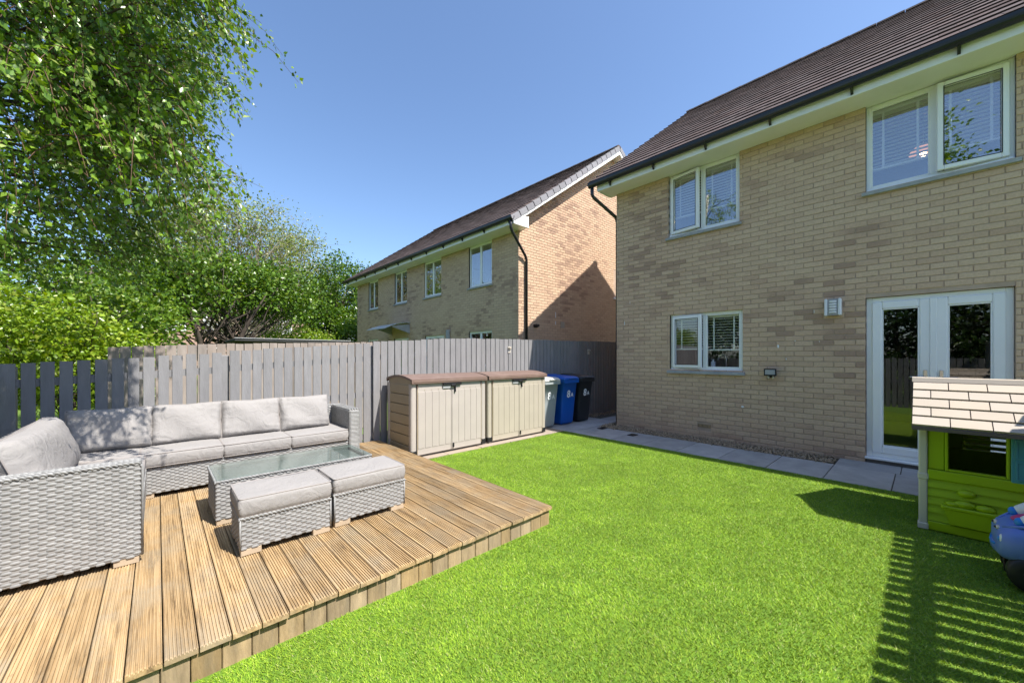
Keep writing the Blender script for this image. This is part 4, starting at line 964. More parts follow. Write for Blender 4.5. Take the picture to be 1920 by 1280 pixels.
ottoman(.938, 1.488, 2.900, 3.284, 'wicker ottoman further along towards the lawn', 'grey cushion on the ottoman further along towards the lawn', 32)

# ================================================================== STORAGE BOXES AND BINS
def storage_box(x0, x1, mat, lab):
    y0, y1, zb, zt = 4.715, 5.44, .012, 1.03; t = thing('storage_box', (x0, y0, zb), lab, 'storage box', 'plastic storage boxes by the fence'); D = M[mat]
    MB().bbox((x0 + .03, y0 + .035, zb), (x1 - .03, y1 - .01, zt - .03), .01).build('body', M['shedS'], t)
    for sx, nm in ((x0, 0), (x1 - .03, 1)):                         # side planks
        n = 7; h = (zt - zb - .04) / n
        for k in range(n):
            a, b = (sx + .006, sx + .032) if nm == 0 else (sx - .002, sx + .024)
            MB().bbox((a, y0 + .075, zb + .01 + k * h + .006), (b, y1 - .07, zb + .01 + (k + 1) * h - .002), .006).build('side_plank', M['shedS'], t)
    for cx, cy in ((x0 + .045, y0 + .045), (x1 - .045, y0 + .045), (x0 + .04, y1 - .04), (x1 - .04, y1 - .04)):
        m = MB(); m.loft([rr_ring(.088, .088, .03, z, cx, cy) for z in (zb + .001, zt - .02)]); m.build('corner_post', D, t)
    xm = (x0 + x1) / 2
    for a, b in ((x0 + .094, xm - .003), (xm + .003, x1 - .094)):
        dr = MB().bbox((a, y0 + .002, zb + .018), (b, y0 + .045, zt - .012), .008).build('door', D, t)
        n = 5
        for k in range(n):                                           # pressed ribs
            xa = a + (b - a) * (k + .14) / n; xb = a + (b - a) * (k + .97) / n
            MB().bbox((xa, y0 - .003, zb + .11), (xb, y0 + .004, zt - .13), .004).build('rib', D, dr)
        for k in range(n - 1):
            xx = a + (b - a) * (k + 1.05) / n; m = MB(); m.tube([(xx, y0 + .004, zt - .105), (xx, y0 - .0015, zt - .105)], .006, 8); m.build('stud', M['shedS'], dr)
        hx = a + .004 if a < xm - .1 and b < xm else b - .004
        MB().tube([(hx, y0 + .001, zb + .05), (hx, y0 + .001, zt - .03)], .006, 8).build('hinge_pin', M['shedS'], dr)
        MB().tube([(hx, y0 - .003, zt - .075), (hx, y0 - .003, zt - .03)], .009, 8).build('hinge', M['lid'], dr)
    MB().bbox((x0 + .02, y0 + .01, zb - .004), (x1 - .02, y0 + .03, zb + .016), .003).build('plinth', M['dark'], t)
    for cx in (x0 + .047, x1 - .047): MB().bbox((cx - .048, y0 - .003, zb), (cx + .048, y0 + .09, zb + .095), .012).build('foot_cap', M['dark'], t)
    MB().bbox((xm + .02, y0 - .014, zb + .05), (xm + .045, y0 - .004, zb + .115), .004).build('bolt', M['dark'], t)
    # arched lid
    arc = []; n = 14; ya, yb = y0 - .035, y1 + .02
    for k in range(n + 1):
        f = k / n; arc.append((ya + (yb - ya) * f, 1.072 + .068 * math.sin(math.pi * (.06 + .86 * f)) - .010))
    prof = [(ya, zt - .012)] + arc + [(yb, zt + .0)] + [(yb - .02, zt + .02)] + [(a, b - .03) for a, b in arc[::-1]][1:-1] + [(ya + .02, zt + .0)]
    m = MB(); m.prism([(p[0], p[1]) for p in prof], 0, x0 - .004, x1 + .001); lidp = m.build('lid', M['lid'], t)
    MB().bbox((x0 + .02, ya - .004, zt + .004), (x1 - .02, ya + .012, zt + .026), .004).build('lid_lip', M['lid'], lidp)
    for sx in (x0 + .012, x1 - .024):
        e = MB(); e.prism([(a, b - .031) for a, b in arc[1:-1]] + [(yb - .05, zt - .035), (ya + .06, zt - .035)], 0, sx, sx + .012); e.build('end_panel', M['shedS'], t)
    # lock bar
    h = MB(); h.bbox((xm - .155, y0 - .03, zt - .055), (xm + .165, y0 - .004, zt - .018), .008); h.bbox((xm - .02, y0 - .037, zt - .075), (xm + .06, y0 - .006, zt - .045), .006); h.bbox((xm + .045, y0 - .028, zt - .16), (xm + .068, y0 - .005, zt - .05), .006); h.build('latch', M['dark'], t)
    MB().bbox((xm - .15, y0 - .012, zt - .10), (xm - .01, y0 - .003, zt - .056), .004).build('latch_plate', M['trim'], t)
storage_box(2.510, 3.806, 'shedA', 'beige plastic storage box next to the deck')
storage_box(3.848, 5.205, 'shedB', 'cream plastic storage box next to the wheelie bins')

def bin_(cx, cy, body, lid, lab, numcol='num', wid=1.0):
    t = thing('wheelie_bin', (cx, cy, 0.004), lab, 'bin', 'wheelie bins by the fence'); H_ = .90
    m = MB(); rings = []
    for f, w_, d_ in ((0, .37, .40), (.04, .385, .415), (.5, .42, .455), (.93, .455, .50), (.935, .475, .525), (1, .48, .53)):
        dy = -(.5 * (d_ - .40)) * .75; rings.append(rr_ring(w_ * wid, d_, .045, .02 + H_ * f, cx, cy + dy, 4))
    m.loft(rings); m.build('body', M[body], t, True)
    for f in (.935,): MB().bbox((cx - .235 * wid, cy - .325, .02 + H_ * f - .01), (cx + .235 * wid, cy - .30, .02 + H_), .008).build('front_rim', M[body], t)
    m = MB(); n = 10; rings = []
    ty = cy - .05
    for f, w_, d_, z in ((0, .49, .56, .922), (.2, .50, .57, .930), (.5, .49, .56, .955), (.8, .44, .50, .985), (1, .36, .42, .995)):
        rings.append(rr_ring(w_ * wid, d_, .05, z, cx, ty + .0, 4))
    for ring in rings:
        for i, p in enumerate(ring): ring[i] = (p[0], p[1], p[2] + (p[1] - ty) * .05)
    m.loft(rings); lp = m.build('lid', M[lid], t, True)
    MB().tube([(cx - .2 * wid, ty + .31, 1.0), (cx + .2 * wid, ty + .31, 1.0)], .014, 8).build('handle', M[lid], t, True)
    MB().bbox((cx - .11, ty - .305, .935), (cx + .11, ty - .275, .955), .006).build('lid_grip', M[lid], lp)
    for s in (-1, 1):
        m = MB(); m.tube([(cx + s * .19 * wid, cy + .20, .10), (cx + s * .24 * wid, cy + .20, .10)], .10, 16); m.build('wheel', M['dark'], t)
    # painted house number, lying on the sloping front
    def text(s, size, x, z, nm):
        cu = bpy.data.curves.new('number', 'FONT'); cu.body = s; cu.size = size; cu.extrude = .0008; cu.offset = size * .022; cu.align_x = 'CENTER'
        cu.materials.append(M[numcol]); tmp = bpy.data.objects.new(nm, cu); me = bpy.data.meshes.new_from_object(tmp); bpy.data.objects.remove(tmp)
        o = bpy.data.objects.new(nm, me); C.objects.link(o); o.parent = t
        f = (z + size * .3 - .02) / H_; d_ = np.interp(f, [0, .04, .5, .93], [.40, .415, .455, .50]); yy = -d_ / 2 - .5 * (d_ - .40) * .75
        o.location = (x, yy - .004, z); o.rotation_euler = (R(90) + math.atan(.10 / .9) , 0, 0)
    text('8', .20, -.045, .56, 'house_number'); text('A', .12, .07, .565, 'house_letter')
bin_(5.555, 5.165, 'binG', 'binGl', 'grey wheelie bin with off white lid next to the storage box', wid=.95)
bin_(6.165, 5.19, 'binB', 'binB', 'blue wheelie bin between the grey and black ones')
bin_(6.715, 5.19, 'binK', 'binK', 'black wheelie bin nearest the house corner')

# ================================================================== PLAYHOUSE
ph = thing('playhouse', (4.55, .03, 0), 'green plastic toy playhouse with tan shingled roof on the lawn', 'playhouse')
PX, PX2, PY1, PY0 = 4.56, 5.34, .015, -.94
def pbox(name, a, b, mat, par=ph, bev=.006): return MB().bbox(a, b, bev).build(name, M[mat], par)
for cx, cy in ((PX + .012, PY1 - .002), (PX2 - .012, PY1 - .002), (PX + .012, PY0 + .01), (PX2 - .012, PY0 + .01)):
    m = MB(); m.loft([rr_ring(.062, .05, .012, z, cx, cy) for z in (.0, .83)]); cp = m.build('corner_post', M['postw'], ph)
    for z0 in (.0, .40): pbox('collar', (cx - .037, cy - .03, z0), (cx + .037, cy + .03, z0 + .05), 'postw', cp)
# front wall: clapboards, band, jambs, window opening
fy0, fy1 = PY0 + .035, PY1 - .028
pbox('skirting', (PX - .016, fy0, .004), (PX + .03, fy1, .075), 'green')
pbox('wall_core', (PX + .012, fy0, .076), (PX + .03, fy1, .44), 'green')
for k in range(5):
    z = .077 + k * .067; m = MB(); m.prism([(PX + .013, z), (PX - .012, z + .003), (PX + .006, z + .0665), (PX + .013, z + .0665)], 1, fy0, fy1)
    m.v = [(p[0], p[1], p[2]) for p in m.v]; m.build('clapboard', M['green'], ph)
pbox('band_rail', (PX - .02, fy0, .413), (PX + .03, fy1, .487), 'green')
WY1, WY0 = -.122, -.405
pbox('wall_panel', (PX + .004, WY1 + .018, .488), (PX + .03, fy1, .83), 'green')
pbox('wall_panel', (PX + .004, fy0, .488), (PX + .03, WY0 - .018, .83), 'green')
m = MB(); frame_rect(m, PX - .006, PX + .034, WY0 - .017, WY1 + .017, .4875, .832, .018); m.build('window_frame', M['green'], ph)
sh = pbox('shutter', (PX - .022, WY0 - .215, .475), (PX - .0065, WY0 - .018, .812), 'teal')
for k in range(2):
    m = MB(); frame_rect(m, PX - .028, PX - .0215, WY0 - .198, WY0 - .036, .495 + k * .155, .635 + k * .155, .012, 0, .003); m.build('shutter_moulding', M['teal'], sh)
# moulded flower trough
m = MB(); cy = -.235
m.prism([(-.135 + cy, .20), (.135 + cy, .20), (.105 + cy, .085), (-.105 + cy, .085)], 0, PX - .036, PX + .01); m.build('trough', M['green'], ph)
pbox('trough_lip', (PX - .046, cy - .15, .198), (PX + .01, cy + .15, .225), 'green', bev=.008)
for dy, dz, r in ((-.07, .245, .055), (.03, .25, .06), (.09, .24, .045)):
    m = MB(); m.loft([[(PX - .034 * math.sin(b) - .008, cy + dy + r * math.cos(a * .5236) * math.cos(b), dz + r * .55 * math.sin(a * .5236) * math.cos(b)) for a in range(12)] for b in (0, .5, 1.0, 1.5)]); m.build('foliage_relief', M['green'], ph, True)
m = MB(); m.loft([[(PX - .032 * math.sin(b) - .008, cy + .02 + .05 * math.cos(a * .5236) * math.cos(b), .335 + .032 * math.sin(a * .5236) * math.cos(b)) for a in range(12)] for b in (0, .5, 1.0, 1.5)]); m.build('flower_relief', M['green'], ph, True)
# left wall, rear wall with louvres, right wall
pbox('side_wall', (PX + .045, PY1 - .02, .004), (PX2 - .045, PY1 + .004, .83), 'green')
pbox('side_wall', (PX + .045, PY0 - .004, .004), (PX2 - .045, PY0 + .02, .83), 'green')
pbox('rear_wall', (PX2 - .03, fy0, .004), (PX2 + .002, fy1, .56), 'green')
for ya, yb in ((fy0, fy0 + .28), (fy1 - .22, fy1)): pbox('rear_jamb', (PX2 - .03, ya, .561), (PX2 + .002, yb, .83), 'green')
for k in range(5): pbox('louvre', (PX2 - .026, fy0 + .28, .575 + k * .052), (PX2 - .002, fy1 - .22, .605 + k * .052), 'green')
# gables
for y in (PY1 - .012, PY0 + .002):
    m = MB(); m.prism([(PX, .83), (PX2, .83), ((PX + PX2) / 2, 1.13)], 1, y, y + .014); m.build('gable_panel', M['green'], ph)
# roof of moulded shingles
rx, rz, ex, ez, ry1, ry0 = 4.95, 1.185, 4.445, .835, .075, -1.0
rf = MB(); rf.prism([(ex - .006, ez - .028), (rx, rz - .02), (2 * rx - ex + .006, ez - .028), (2 * rx - ex + .006, ez - .004), (rx, rz + .002), (ex - .006, ez - .004)], 1, ry0, ry1)
rfo = rf.build('roof', M['rbrown'], ph)
for side in (1, -1):
    d = Vector((rx - ex, 0, rz - ez)); Lr = d.length; d.normalize(); n = Vector((-d.z, 0, d.x)); nr = 5; gz = (Lr - .045) / nr
    for r in range(nr):
        y = ry1 - .001; first = True
        while y > ry0 + .02:
            ln = (.105 if r % 2 else .205) if first else .205; first = False; ya, yb = y, max(y - ln, ry0 + .001); P = []
            for s, lift in ((r * gz + .004, .019), ((r + 1) * gz - .006, .010)):
                q = Vector((ex, 0, ez)) + d * s
                for yy, lf_ in ((ya - .003, .001), (ya - .003, lift), (yb + .003, lift), (yb + .003, .001)):
                    v = q + n * lf_; P.append((v.x if side > 0 else 2 * rx - v.x, yy, v.z))
            MB().add(P, [(0, 1, 2, 3), (4, 7, 6, 5), (0, 4, 5, 1), (1, 5, 6, 2), (2, 6, 7, 3), (3, 7, 4, 0)]).build('shingle', M['shingle'], rfo); y -= ln
m = MB(); m.prism([(rx - .05, rz - .018), (rx - .03, rz + .018), (rx, rz + .024), (rx + .03, rz + .018), (rx + .05, rz - .018)], 1, ry0 - .004, ry1 + .004); m.build('ridge_cap', M['shingle'], rfo)

# ================================================================== TOY CAR
car = thing('toy_car', (3.93, -.5, 0), 'blue and pink plastic ride-on toy car beside the playhouse', 'toy car')
cxx = 3.935
def sect(y, hw, zb, zt, rnd=.06):
    pts = []; n = 20
    for k in range(n):
        a = 2 * math.pi * k / n; ca, sa = math.cos(a), math.sin(a); e = .55
        pts.append((cxx + hw * math.copysign(abs(ca) ** e, ca), y, (zb + zt) / 2 + (zt - zb) / 2 * math.copysign(abs(sa) ** e, sa)))
    return pts
m = MB(); m.loft([sect(-.266, .09, .195, .245), sect(-.270, .15, .17, .285), sect(-.29, .195, .15, .33), sect(-.34, .222, .14, .365), sect(-.43, .235, .14, .40), sect(-.52, .238, .14, .425), sect(-.60, .238, .14, .39), sect(-.85, .235, .14, .36), sect(-.93, .22, .15, .34), sect(-.95, .17, .18, .30)])
m.build('body', M['carb'], car, True)
m = MB(); m.loft([[(cxx + (.20 + d_) * math.cos(a), -.425 + (.138 + d_) * math.sin(a), z) for a in [math.pi * k / 10 for k in range(11)]] for d_, z in ((.0, .165), (.03, .17), (.034, .195), (.03, .215), (.0, .22))], caps=False, closed=False); m.build('bumper', M['carb'], car, True)
def ellip(c, r, pitch=0, n=14):
    m = MB(); mt = Matrix.Translation(c) @ Matrix.Rotation(pitch, 4, 'X'); m.loft([[tuple(mt @ Vector((r[0] * math.cos(b) * math.cos(6.2832 * a / n), r[1] * math.sin(b), r[2] * math.cos(b) * math.sin(6.2832 * a / n)))) for a in range(n)] for b in (-1.5, -1.2, -.8, -.4, 0, .4, .8, 1.2, 1.5)]); return m
for s in (-1, 1):
    c = Vector((cxx + s * .125, -.46, .435)); pod = ellip(c, (.052, .125, .045), R(-26)).build('headlamp_pod', M['carw'], car, True)
    ellip(c + Vector((0, .098, -.048)), (.032, .026, .028), R(-26)).build('lamp_lens', M['irisb'], pod, True)
    ellip((cxx + s * .155, -.293, .272), (.030, .016, .036)).build('headlamp', M['carw'], car, True)
    ellip((cxx + s * .155, -.281, .272), (.014, .010, .018)).build('lamp_pupil', M['irisb'], car, True)
    ellip((cxx + s * .06, -.282, .315), (.024, .012, .013)).build('grille_badge', M['postw'], car, True)
    ellip((cxx + s * .06, -.274, .315), (.016, .010, .008)).build('grille_slot', M['dark'], car, True)
    MB().tube([(cxx + s * .10, -.30, .332), (cxx + s * .17, -.36, .37), (cxx + s * .21, -.48, .405), (cxx + s * .225, -.60, .385)], .010, 6).build('wing_seam', M['carb'], car, True)
ellip((cxx, -.46, .402), (.075, .13, .028), R(-14)).build('bonnet_panel', M['pink'], car, True)
for s in (-1, 1): ellip((cxx + s * .205, -.545, .385), (.042, .11, .075)).build('side_panel', M['pink'], car, True)
MB().tube([(cxx - .10, -.272, .222), (cxx - .04, -.262, .206), (cxx + .04, -.262, .206), (cxx + .10, -.272, .222)], .009, 6).build('mouth_moulding', M['irisb'], car, True)
m = MB(); m.loft([sect(-.50, .20, .40, .55), sect(-.54, .215, .36, .60), sect(-.58, .21, .34, .58)]); m.build('dash_panel', M['pink'], car, True)
m = MB(); m.loft([[(cxx + .17 * math.cos(a), -.47 - .05 * q, .475 + .07 * math.sin(a) * q + .01) for a in [math.pi * k / 8 for k in range(9)]] for q in (0, 1)], caps=False, closed=False); m.build('bonnet_flash', M['pink'], car, True)
for s in (-1, 1):
    m = MB(); m.tube([(cxx + s * .2, -.56, .5), (cxx + s * .19, -.60, .85)], .022, 8); m.tube([(cxx + s * .2, -.9, .33), (cxx + s * .19, -.86, .85)], .022, 8); m.build('roof_pillar', M['carb'], car, True)
m = MB(); m.loft([rr_ring(.44, .40, .06, z, cxx, -.73) for z in (.85, .88)] + [rr_ring(.34, .30, .06, .91, cxx, -.73)]); m.build('canopy', M['pink'], car, True)
m = MB(); m.loft([rr_ring(.30, .22, .05, z, cxx, -.80) for z in (.36, .44)]); m.build('seat', M['pink'], car, True)
for s in (-1, 1):
    for y in (-.405, -.83):
        wx = cxx + s * .185; m = MB(); m.loft([[(wx + dx, y + r * math.cos(a * .3142), .105 + r * math.sin(a * .3142)) for a in range(20)] for dx, r in ((-.045, .06), (-.043, .095), (-.03, .105), (.03, .105), (.043, .095), (.045, .06))]); wh = m.build('wheel', M['dark'], car, True)
        m = MB(); m.loft([[(wx + s * dx, y + r * math.cos(a * .5236), .105 + r * math.sin(a * .5236)) for a in range(12)] for dx, r in ((.04, .05), (.05, .045), (.052, .02))]); m.build('hub', M['dark'], wh, True)
for s in (-1, 1):
    MB().tube([(cxx + s * .07, -.33, .16), (cxx + s * .075, -.305, .13), (cxx + s * .075, -.31, .06), (cxx + s * .07, -.34, .03)], .008, 6).build('caster_bracket', M['dark'], car, True)

car.location = (3.95, -.53, 0)
# ================================================================== TREES
def leaf_cloud(P, D, size, cols, mat='leaf', wid=.62, fold=.18):
    """one bent rhombus (two faces) per leaf: P base points, D tip directions"""
    n = len(P); D = D / np.linalg.norm(D, axis=1, keepdims=True); r_ = rng.normal(size=(n, 3)); S = np.cross(D, r_); S /= np.linalg.norm(S, axis=1, keepdims=True) + 1e-9; Nn = np.cross(S, D)
    s = size[:, None]; mid = P + D * s * .45
    V = np.stack([P, mid + S * s * wid / 2 - Nn * s * fold * .5, P + D * s, mid - S * s * wid / 2 - Nn * s * fold * .5], 1).reshape(-1, 3)
    b = np.arange(n) * 4; F = np.concatenate([np.stack([b, b + 1, b + 2], 1), np.stack([b, b + 2, b + 3], 1)])
    T = np.repeat(cols, 4, 0)
    return np_mesh('leaves', V, F, M[mat], T)
def leaf_cols(n, pal, w_=None, jit=.15):
    pal = np.array(pal); return pal[rng.choice(len(pal), n, p=w_)] * rng.uniform(1 - jit, 1 + jit, (n, 1))
def limb(mb, a, b, r0, r1, sag=.0, wob=.06, n=6, sides=6):
    a, b = Vector(a), Vector(b); L_ = (b - a).length; pts = []; rs = []
    o1 = Vector(rng.normal(0, wob * L_, 3)); 
    for k in range(n + 1):
        f = k / n; p = a.lerp(b, f) + o1 * math.sin(math.pi * f) + Vector((0, 0, -sag * L_ * (f * f))) + Vector((0, 0, sag * L_ * f)) * 1.0
        if 0 < k < n: p += Vector(rng.normal(0, wob * L_ * .18, 3))
        pts.append(p); rs.append(r0 + (r1 - r0) * f)
    mb.tube(pts, rs, sides); return pts

def birch():
    root = thing('birch_tree', (-2.1, 6.1, -.05), 'leafy green birch with drooping twigs overhanging the left fence', 'tree')
    wood, tw, bo = MB(), MB(), MB(); base = Vector((-2.1, 6.1, -.05))
    tp = limb(wood, base, (-1.7, 5.7, 7.6), .15, .05, 0, .02, 10, 10)
    # crown volumes: centre, radii, twig count
    vols = BIRCH_VOLS
    LP, LD, LS = [], [], []
    for (c, rad, nt_) in vols:
        c = np.array(c); rad = np.array(rad); k = max(3, nt_ // 16)
        # boughs from the trunk into the volume
        ends = []
        for _ in range(k):
            q = rng.normal(size=3); q /= np.linalg.norm(q); q *= rng.random() ** .4; e = c + q * rad; e[2] += .1
            z = min(7.2, max(1.6, e[2] + rng.uniform(-.6, .5))); f = z / 7.6; tpnt = Vector(base).lerp(Vector((-1.7, 5.7, 7.6)), f)
            limb(bo, tpnt, e, .020, .005, .10, .05, 7, 5); ends.append(e)
        hubs = []
        for _ in range(max(4, nt_ // 13)):
            q = rng.normal(size=3); q /= np.linalg.norm(q); hubs.append(c + q * rng.random() ** .36 * rad)
        for _ in range(nt_):
            s = hubs[rng.integers(len(hubs))] + rng.normal(0, .13, 3) * np.array([1, 1, 1.3])
            out = np.array([s[0] + 1.9, s[1] - 6.0, 0]); out /= np.linalg.norm(out) + 1e-6
            L_ = rng.uniform(.35, .85); n = 9; d = out * rng.uniform(.3, .9) + rng.normal(0, .3, 3) + np.array([0, 0, rng.uniform(-.35, .25)]); d /= np.linalg.norm(d); p = s.copy(); pts = [p.copy()]
            for i in range(n):
                d = d + np.array([0, 0, -.17]); d /= np.linalg.norm(d); p = p + d * L_ / n; pts.append(p.copy())
            pts = np.array(pts)
            if not birch_ok(pts.mean(0)) or not birch_ok(pts[-1]): continue
            tw.tube([tuple(p) for p in pts[::3]], [.004, .003, .0022, .0015][:len(pts[::3])], 3, caps=False)
            nl = int(L_ * 52)
            ii = rng.uniform(.3, n, nl); lo = np.floor(ii).astype(int); fr = (ii - lo)[:, None]; hi = np.minimum(lo + 1, n)
            bp = pts[lo] * (1 - fr) + pts[hi] * fr + rng.normal(0, .022, (nl, 3))
            LP.append(bp); dd = rng.normal(0, .55, (nl, 3)) + np.array([0, 0, -.75]) + out * .25; LD.append(dd); LS.append(rng.uniform(.030, .058, nl))
    wood.build('trunk', M['barkw'], root, True, fix=False); bo.build('boughs', M['bark'], root, True, fix=False)['kind'] = 'stuff'; tw.build('twigs', M['twig'], root, True, fix=False)['kind'] = 'stuff'
    P = np.concatenate(LP); D = np.concatenate(LD); S_ = np.concatenate(LS)
    cols = leaf_cols(len(P), [(.105, .210, .020), (.155, .285, .028), (.215, .345, .038), (.070, .150, .018), (.36, .44, .15)], [.27, .30, .23, .12, .08])
    me = leaf_cloud(P, D, S_, cols); o = link('crown', me, root, WL[root.name]); me.transform(Matrix.Translation(-Vector(WL[root.name]))); o['kind'] = 'stuff'
    print('birch leaves', len(P))
def birch_ok(p):
    """crown shaped for its shade: drop twigs that would shadow the sunny fence and deck"""
    x, y, z = p
    if z < 1.95: return False
    over = x + .287 * (y - FY)                                   # distance out over the garden, across the sun
    if over > -.17 and z < 1.45 + 1.486 * (FY - y): return False
    c = x * math.sin(HEAD) + y * math.cos(HEAD)
    return c > 1.7
BIRCH_VOLS = [((-.75, 5.35, 3.1), (1.0, 1.0, 1.3), 330), ((-.32, 5.6, 4.0), (.72, .9, 1.5), 380), ((-.55, 4.6, 4.4), (.8, .9, 1.3), 380), ((-1.0, 6.2, 3.2), (1.0, .8, 1.0), 130),
              ((-.30, 6.1, 5.4), (.85, 1.1, 1.3), 260), ((-.9, 5.4, 6.2), (1.3, 1.3, 1.4), 180), ((-.55, 4.2, 3.3), (.45, .7, .9), 200), ((-1.6, 5.0, 4.4), (.9, 1.2, 1.6), 120), ((-.12, 3.8, 3.6), (.45, .55, .9), 230), ((.06, 3.3, 4.7), (.4, .5, .7), 130)]
birch()

def tree(name, label, base, blobs, trunk_r, bark, pal, pw, leaf, per, clumps, clump_r, stems=1, stem_spread=.6, group=None, forks=None, twigs=False, wid=.62, first=.25):
    """blobs: crown ellipsoids (centre, radii, weight); clumps of leaves at branch ends, mostly near the crown's surface"""
    root = thing(name, base, label, 'tree' if trunk_r > .03 else 'shrub', group); wood = MB(); base = Vector(base)
    W_ = np.array([b[2] for b in blobs], float); W_ /= W_.sum(); LP, LD, LS = [], [], []
    cen = sum((Vector(b[0]) * w_ for b, w_ in zip(blobs, W_)), Vector()); topz = max(b[0][2] + b[1][2] for b in blobs)
    st = []
    for s in range(stems):
        a = s * 6.283 / stems + .7; tip = Vector((cen.x + stem_spread * math.cos(a) * (stems > 1), cen.y + stem_spread * math.sin(a) * (stems > 1), base.z + (topz - base.z) * .72))
        st.append(limb(wood, base + Vector((.15 * math.cos(a), .15 * math.sin(a), 0)) * (stems > 1), tip, trunk_r, trunk_r * .12, 0, .05, 8, 8))
    for k in range(clumps):
        b = blobs[rng.choice(len(blobs), p=W_)]; q = rng.normal(size=3); q /= np.linalg.norm(q); e = np.array(b[0]) + q * np.array(b[1]) * (rng.random() ** .32)
        if e[2] < base.z + .15: e[2] = base.z + .15 + rng.random() * .3
        s = st[rng.integers(len(st))]; f = np.clip((e[2] - base.z) / (topz - base.z) * .75, first, .95); p = s[int(f * (len(s) - 1))]
        if twigs or k % 6 == 0: limb(wood, p, e, trunk_r * (.22 if not twigs else .16), .008, .12, .09, 5, 4)
        n = int(per * rng.uniform(.6, 1.3)); cr = clump_r * rng.uniform(.7, 1.3); off = rng.normal(0, .5, (n, 3)) * cr * np.array([1, 1, .7]); LP.append(e + off)
        if twigs:
            for _ in range(7):
                j = rng.integers(n); limb(wood, e + rng.normal(0, .1, 3) * cr, e + off[j] * 1.3, .008, .003, 0, .12, 2, 3)
        LD.append(off * .8 / cr + rng.normal(0, .5, (n, 3)) + np.array([0, 0, -.25])); LS.append(rng.uniform(.6, 1.25, n) * leaf)
    wood.build('trunk', M[bark], root, True, fix=False)
    P = np.concatenate(LP); me = leaf_cloud(P, np.concatenate(LD), np.concatenate(LS), leaf_cols(len(P), pal, pw), wid=wid)
    o = link('crown', me, root, WL[root.name]); me.transform(Matrix.Translation(-base)); o['kind'] = 'stuff'
    print(name, len(P))
DARK = [(.022, .052, .010), (.036, .080, .012), (.055, .112, .016), (.10, .17, .02)]
MID = [(.055, .120, .012), (.095, .185, .016), (.140, .245, .024), (.21, .30, .04)]
LIME = [(.13, .225, .012), (.20, .32, .018), (.27, .38, .03), (.34, .41, .06)]
OLIVE = [(.145, .205, .035), (.20, .265, .05), (.25, .31, .07), (.31, .33, .11)]
GT = 'trees beyond the fences'
tree('pale_tree', 'tall pale olive tree with thin open crown and visible twigs', (3.3, 24.0, -.1), [((2.6, 24, 7.0), (3.6, 3.2, 3.3), 3), ((5.6, 25, 6.0), (3.0, 2.4, 2.6), 2.2), ((.6, 23.5, 5.8), (2.4, 2.4, 2.6), 1.6), ((7.6, 27.5, 5.2), (1.8, 1.6, 2.2), .8)], .20, 'barkp', OLIVE, None, .12, 120, 360, 1.0, 3, 1.6, GT, twigs=True)
tree('leafy_tree', 'dense mid green tree with dark leaning trunks behind the pale fence', (1.3, 15.6, -.1), [((1.5, 15.8, 3.7), (2.1, 1.5, 1.05), 3), ((3.3, 16.4, 3.75), (1.3, 1.2, .95), 1.6), ((-.2, 15.2, 3.3), (1.2, 1.1, 1.0), 1.2)], .14, 'bark', MID, [.3, .35, .25, .1], .13, 56, 320, .42, 4, 1.5, GT, first=.5)
tree('round_tree', 'dark rounded tree beside the far end of the neighbouring house', (7.5, 22.5, -.1), [((7.7, 22.7, 4.7), (2.0, 1.8, 2.7), 3), ((9.3, 23.6, 4.7), (1.6, 1.6, 2.4), 1.3), ((6.3, 22.0, 3.2), (1.3, 1.3, 1.8), 1.4), ((7.6, 22, 2.2), (1.6, 1.2, 1.6), 1)], .20, 'bark', MID, [.5, .3, .15, .05], .16, 56, 330, .45, 2, .6, GT)
tree('round_tree', 'low lighter bush in front of the dark rounded tree', (7.5, 20.4, -.1), [((7.5, 20.4, 2.1), (.9, .9, 1.5), 1)], .08, 'bark', MID, [.15, .35, .35, .15], .13, 50, 70, .36, 2, .4, GT)
tree('hedge_shrub', 'bright lime shrub behind the lowest grey fence panel', (-1.2, 10.6, -.1), [((-1.2, 10.6, 1.45), (.75, .7, 1.05), 1), ((-.55, 10.9, 1.2), (.5, .5, .8), .5)], .04, 'bark', LIME, [.2, .35, .3, .15], .09, 52, 150, .27, 3, .3, GT)
tree('hedge_shrub', 'lime green shrub at the left frame edge behind the fence', (-2.1, 10.2, -.1), [((-2.1, 10.2, 1.5), (.75, .7, 1.15), 1)], .04, 'bark', LIME, [.3, .35, .25, .1], .085, 52, 130, .27, 3, .3, GT)
tree('hedge_shrub', 'lush light green bush between birch and leaning trunks', (-.25, 12.2, -.1), [((-.35, 12.2, 1.9), (.8, .8, 1.3), 1), ((-1.9, 12.6, 2.2), (1.2, 1.0, 1.6), 1)], .06, 'bark', MID, [.1, .3, .35, .25], .11, 54, 150, .33, 3, .4, GT)
tree('leafy_tree', 'broad green thicket filling the background behind the birch', (-2.4, 18.2, -.1), [((-2.6, 18.2, 2.9), (3.4, 1.2, 2.7), 3)], .12, 'bark', MID, [.3, .35, .25, .1], .16, 54, 300, .55, 4, 1.8, GT)
tree('hedge_shrub', 'small yellow green bush above the flat shed roof', (4.0, 17.2, -.1), [((4.0, 17.2, 1.9), (1.5, .9, .75), 1)], .05, 'bark', LIME, [.35, .35, .2, .1], .08, 60, 90, .36, 3, .4, GT)
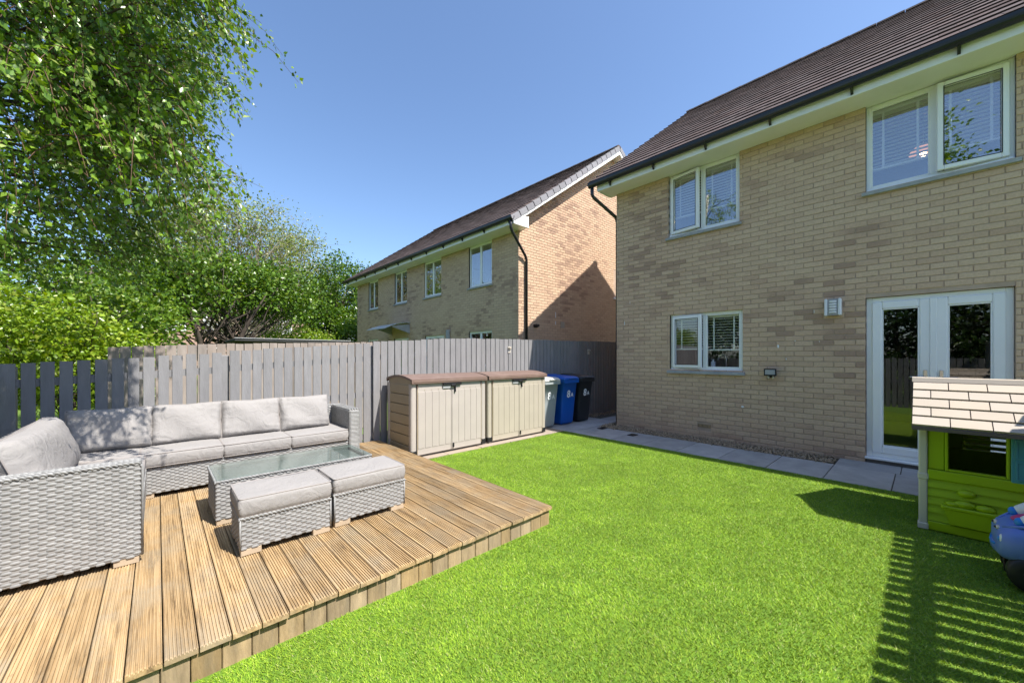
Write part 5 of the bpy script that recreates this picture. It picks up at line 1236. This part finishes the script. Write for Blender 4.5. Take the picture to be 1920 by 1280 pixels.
# trees at the bottom of the garden, seen only as reflections in the panes
tree('garden_tree', 'tall tree behind the garden, mirrored in the upper window', (-5.4, -2.3, -.1), [((-5.4, -2.3, 7.0), (1.6, 1.6, 3.4), 3)], .16, 'bark', MID, [.3, .4, .2, .1], .13, 60, 210, .6, 2, .5, GT)
tree('garden_tree', 'tall dark hedge beyond the foot of the garden, mirrored in the doors', (-3.4, .4, -.1), [((-3.6, .2, 2.3), (1.0, 3.4, 2.3), 3), ((-3.6, -2.8, 2.2), (1.0, 2.2, 2.1), 2), ((-4.2, 6.5, 2.6), (1.0, 3.6, 2.5), 3)], .08, 'bark', DARK, [.3, .4, .2, .1], .15, 60, 620, .6, 3, 1.4, GT)

# stray dry bits blown on to the turf and boards
n_ = 46; bx_ = np.stack([rng.uniform(.3, 5.2, n_), rng.uniform(-.7, 4.2, n_)], 1); on_deck = (bx_[:, 0] < DX) & (bx_[:, 1] > DY)
bp_ = np.concatenate([bx_, np.where(on_deck, DZ + .004, .018)[:, None]], 1); dd_ = rng.normal(size=(n_, 3)); dd_[:, 2] = .1
me = leaf_cloud(bp_, dd_, rng.uniform(.008, .022, n_), leaf_cols(n_, [(.42, .33, .2), (.30, .19, .09), (.55, .5, .4)]), wid=.5, fold=.3)
tag(link('fallen_leaves', me), 'tiny dry leaf scraps scattered over lawn and deck', 'leaves', kind='stuff')

# far garden building and shed
sh = thing('garden_shed', (1.6, 13.2, -.1), 'low dark garden shed with flat felt roof under the trees', 'shed')
MB().box((1.7, 12.6, -.09), (4.3, 14.2, 1.80)).build('wall', M['shedwall'], sh)
MB().bbox((1.5, 12.4, 1.80), (4.5, 14.4, 1.87), .01).build('roof', M['felt'], sh)
MB().bbox((1.49, 12.38, 1.871), (4.51, 12.42, 1.89), .004).build('edge_trim', M['trim'], sh)
fh = thing('far_house', (4, 38, -.1), 'reddish brick house glimpsed through the trees', 'house')
wm = MB(); wm.box((-4, 38, -.1), (13, 46, 5.0)); wm.build('wall', M['farbrick'], fh)
MB().prism([(37.6, 5.0), (42, 8.0), (46.4, 5.0)], 0, -4.4, 13.4).build('roof', M['tile1'], fh)
for x in (-2.5, .3, 2.6, 5.0, 7.4, 10.2):
    for z in (.9, 3.3):
        wd = MB(); wd.bbox((x, 37.9, z), (x + 1.3, 37.995, z + 1.2), .01); wo = wd.build('window', M['upvc'], fh)
        for k in (0, 1): MB().box((x + .07 + k * .6, 37.88, z + .08), (x + .62 + k * .6, 37.898, z + 1.1)).build('pane', M['glass'], wo)
